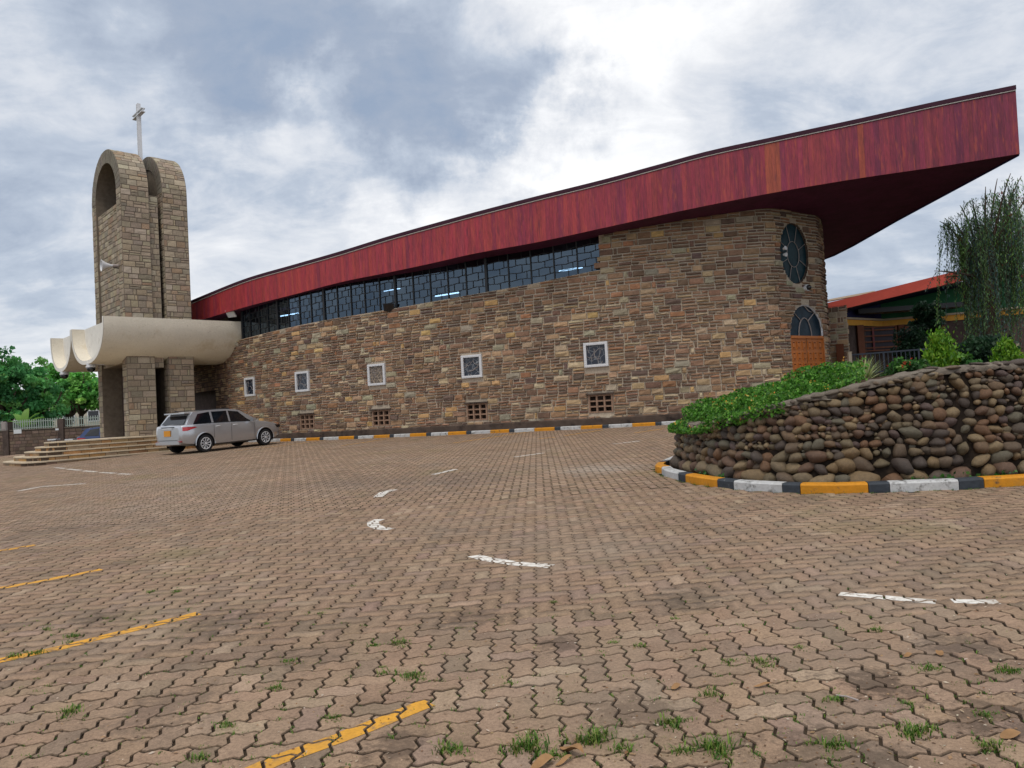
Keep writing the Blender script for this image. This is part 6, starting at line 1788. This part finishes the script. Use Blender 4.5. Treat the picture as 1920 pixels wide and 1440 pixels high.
for p, ln in strands:
    lo = tzz + .5 + 2.6 * random.random() ** 2.2
    ln = min(ln, p.z - lo)
    if ln < .1: continue
    sway = Vector((random.gauss(0, .22), random.gauss(0, .2), 0)); n = int(ln / .034); base = random.choice([(.09, .175, .11), (.13, .25, .095), (.065, .125, .11), (.17, .32, .085)])
    pts = [p + sway * (f ** .6) + Vector((math.sin(f * 3) * .05, 0, -ln * f + .12 * math.sin(min(1, f * 5) * math.pi))) for f in np.linspace(0, 1, 5)]
    mbs.tube(pts, .005, 3, cap=False)
    for q in range(n):
        f = q / n; sp.append(tuple(p + sway * f ** .6 + Vector((random.gauss(0, .035) + math.sin(f * 3) * .05, random.gauss(0, .035), -ln * f))))
        sc_.append(vary(base, .35))
mbs.build('twigs', M['bark'], wt)['kind'] = 'stuff'
leaf_mesh('crown', np.array(sp), np.random.uniform(.06, .12, len(sp)), np.array(sc_), wt, aspect=.16, updir=(0, 0, -1), bias=.62)
q = np.array(sp)[np.random.choice(len(sp), 40, replace=False)]; q = np.repeat(q, 14, axis=0) + np.random.normal(0, .035, (40 * 14, 3))
leaf_mesh('blossom', q, .05, leaf_cols(len(q), [(1, (.26, .03, .04))]), wt)
print('weeping leaves', len(sp))
shrub('tall_shrub', 1740, 690, 553, 27.3, 64, 'tall dark glossy shrub in front of the hall windows', [(4, (.018, .055, .028)), (3, (.03, .085, .035)), (2, (.012, .035, .022)), (1, (.07, .14, .07))], 70, 95, .12)
shrub('tall_shrub', 1722, 690, 612, 26.9, 90, 'broad dark shrub at the foot of the taller glossy shrub', [(4, (.018, .055, .028)), (3, (.03, .085, .035)), (2, (.012, .035, .022)), (1, (.06, .12, .06))], 60, 95, .11)
shrub('dark_shrub', 1838, 700, 630, 22.5, 120, 'low dark shrub under the hanging strands of the weeping tree', [(4, (.02, .055, .03)), (3, (.03, .085, .035)), (2, (.012, .035, .022))], 60, 80, .11)

# ================================================================== BOUNDARY WALL ON THE LEFT
WY = 47.0
wa, wb2 = P(-120, 803, WY + 1.5), P(260, 803, WY - 1.0)
wz1 = P(100, 803.5, WY).z; wz0 = gz(-28, WY) - .4
bw = empty('boundary_wall', wa.lerp(wb2, .5), 'dark block boundary wall with pillars and pale railing on top', 'wall')
wd = Vector((wb2.x - wa.x, wb2.y - wa.y, 0)); wl = wd.length; wd.normalize(); wn = Vector((wd.y, -wd.x, 0))
mb = MB(); mb.box(Vector((wa.x, wa.y, wz0)), wd * wl, -wn * .22, Vector((0, 0, wz1 - wz0))); bcore = mb.build('wall_core', M['plinth'], bw)
def bpos(u, v, d): return Vector((wa.x, wa.y, wz0)) + wd * u + Vector((0, 0, v)) + wn * d
bst = []
for c in lay_courses(0, wl, .2, wz1 - wz0 - .04, (.20, .21), .38, .5, split=0, small=0): V, Fc = stone_mesh(c, bpos, (.01, .02), .008, .01, .004); bst.append((V, Fc, vary((.15, .105, .085), .25)))
bst = [s for s in bst if -20 < proj(s[0][8])[0] < 200]
build_stones(bst, M['blockwall'], bcore, 260, lambda V: (V[8] - CAM).length, 'block')
mb = MB(); mb.box(Vector((wa.x, wa.y, wz1)) + wn * .04, wd * wl, -wn * .30, Vector((0, 0, .06))); mb.build('coping', M['cap'], bw)
rh2 = P(70, 787, WY).z - wz1
for x in (12, 116, 205, -90):
    k = min(range(400), key=lambda q: abs(proj(Vector((wa.x, wa.y, wz1)) + wd * wl * q / 400)[0] - x)) / 400
    p = Vector((wa.x, wa.y, wz0)) + wd * wl * k; mb = MB(); mb.cbox(p + Vector((0, 0, (wz1 + rh2 * .95 - wz0) / 2)) - wn * .1, .42, .42, wz1 + rh2 * .95 - wz0, wd, wn); mb.build('pillar', M['darkstone'], bw)
for x0, x1 in ((24, 111), (121, 200), (-80, 3)):
    ks = [min(range(800), key=lambda q: abs(proj(Vector((wa.x, wa.y, wz1)) + wd * wl * q / 800)[0] - x)) / 800 for x in (x0, x1)]
    a, b = [Vector((wa.x, wa.y, wz1 + .06)) + wd * wl * k - wn * .1 for k in ks]
    mb = MB(); L_ = (b - a).length
    for z in (.08, rh2 - .14): mb.cbox((a + b) / 2 + Vector((0, 0, z)), L_, .05, .05, wd, wn)
    rp_ = mb.build('railing_panel', M['rail'], bw)
    nn_ = int(L_ / .16)
    for q in range(nn_ + 1):
        mb = MB(); p = a.lerp(b, q / nn_); mb.cbox(p + Vector((0, 0, rh2 / 2)) + wn * .035, .06, .02, rh2, wd, wn); mb.build('picket', M['rail'], rp_)
for x, y, w_, h_, nm in ((33, 809, .55, .26, 'larger white sign plate on the boundary wall below the railing'), (107, 805, .22, .12, 'tiny white plate on the boundary wall near the second pillar')):
    q = P(x, y, WY - .32); mb = MB(); mb.cbox(q, w_, .03, h_, wd, wn); tag(mb.build('wall_sign', M['steel']), nm, 'sign', 'plates on the boundary wall')
q = P(8, 799, WY - .45); mb = MB(); mb.cbox(q, .34, .12, .55, wd, wn); mb.cbox(q - wn * -.07, .26, .02, .42, wd, wn); tag(mb.build('meter_box', M['lead']), 'grey box on the boundary wall pillar at the left photo edge', 'box')
# stone benches seen over the steps
for x, nm in ((101, 'pale low bench beyond the steps, farther from the blue car'), (133, 'pale low bench beyond the steps, nearer to the blue car')):
    q = P(x, 824, 41); r_ = empty('bench', Vector((q.x, q.y, gz(q.x, q.y))), nm, 'bench', 'benches beyond the steps')
    mb = MB(); mb.cbox(Vector((q.x, q.y, q.z)), .46, .4, .07); mb.build('seat', M['steel'], r_)
    mb = MB(); mb.tube([Vector((q.x, q.y, gz(q.x, q.y) - .02)), Vector((q.x, q.y, q.z - .035))], [.2, .12], 8); mb.build('pedestal', M['lead'], r_)
# pale houses behind the trees
for (x0, x1, y0, y1, Y, lab) in ((60, 200, 742, 800, 78, 'pale distant house glimpsed behind the trees beside the tower'), (-40, 50, 770, 800, 82, 'low pale distant house at the far left behind the trees')):
    a, b = P(x0, y1, Y), P(x1, y1, Y); zt_ = P((x0 + x1) / 2, y0, Y).z; z0 = 0.2
    r_ = empty('distant_house', Vector((a.x, a.y, z0)), lab, 'house', 'distant houses')
    mb = MB(); mb.box(Vector((a.x, a.y, z0)), Vector((b.x - a.x, 0, 0)), Vector((0, 7, 0)), Vector((0, 0, zt_ - z0))); mb.build('wall', M['palewall'], r_)
    w_ = b.x - a.x; mb = MB(); mb.prism([Vector((a.x - .4, a.y - .4, zt_ + .01)), Vector((a.x - .4, a.y + 7.4, zt_ + .01)), Vector((a.x - .4, a.y + 3.5, zt_ + 1.2))], Vector((w_ + .8, 0, 0))); mb.build('roof', M['tile'], r_)
    for q in range(3):
        c = Vector((a.x + w_ * (q + .5) / 3, a.y - .02, (z0 + zt_) / 2 + .3)); mb = MB()
        for sx in (-1, 1): mb.cbox(c + Vector((sx * .6, 0, 0)), .1, .1, 1.1)
        for sz in (-1, 1): mb.cbox(c + Vector((0, 0, sz * .55)), 1.3, .1, .1)
        f_ = mb.build('window', M['steel'], r_); mb = MB(); mb.cbox(c, 1.1, .03, 1.0); mb.build('pane', M['carglass'], f_)
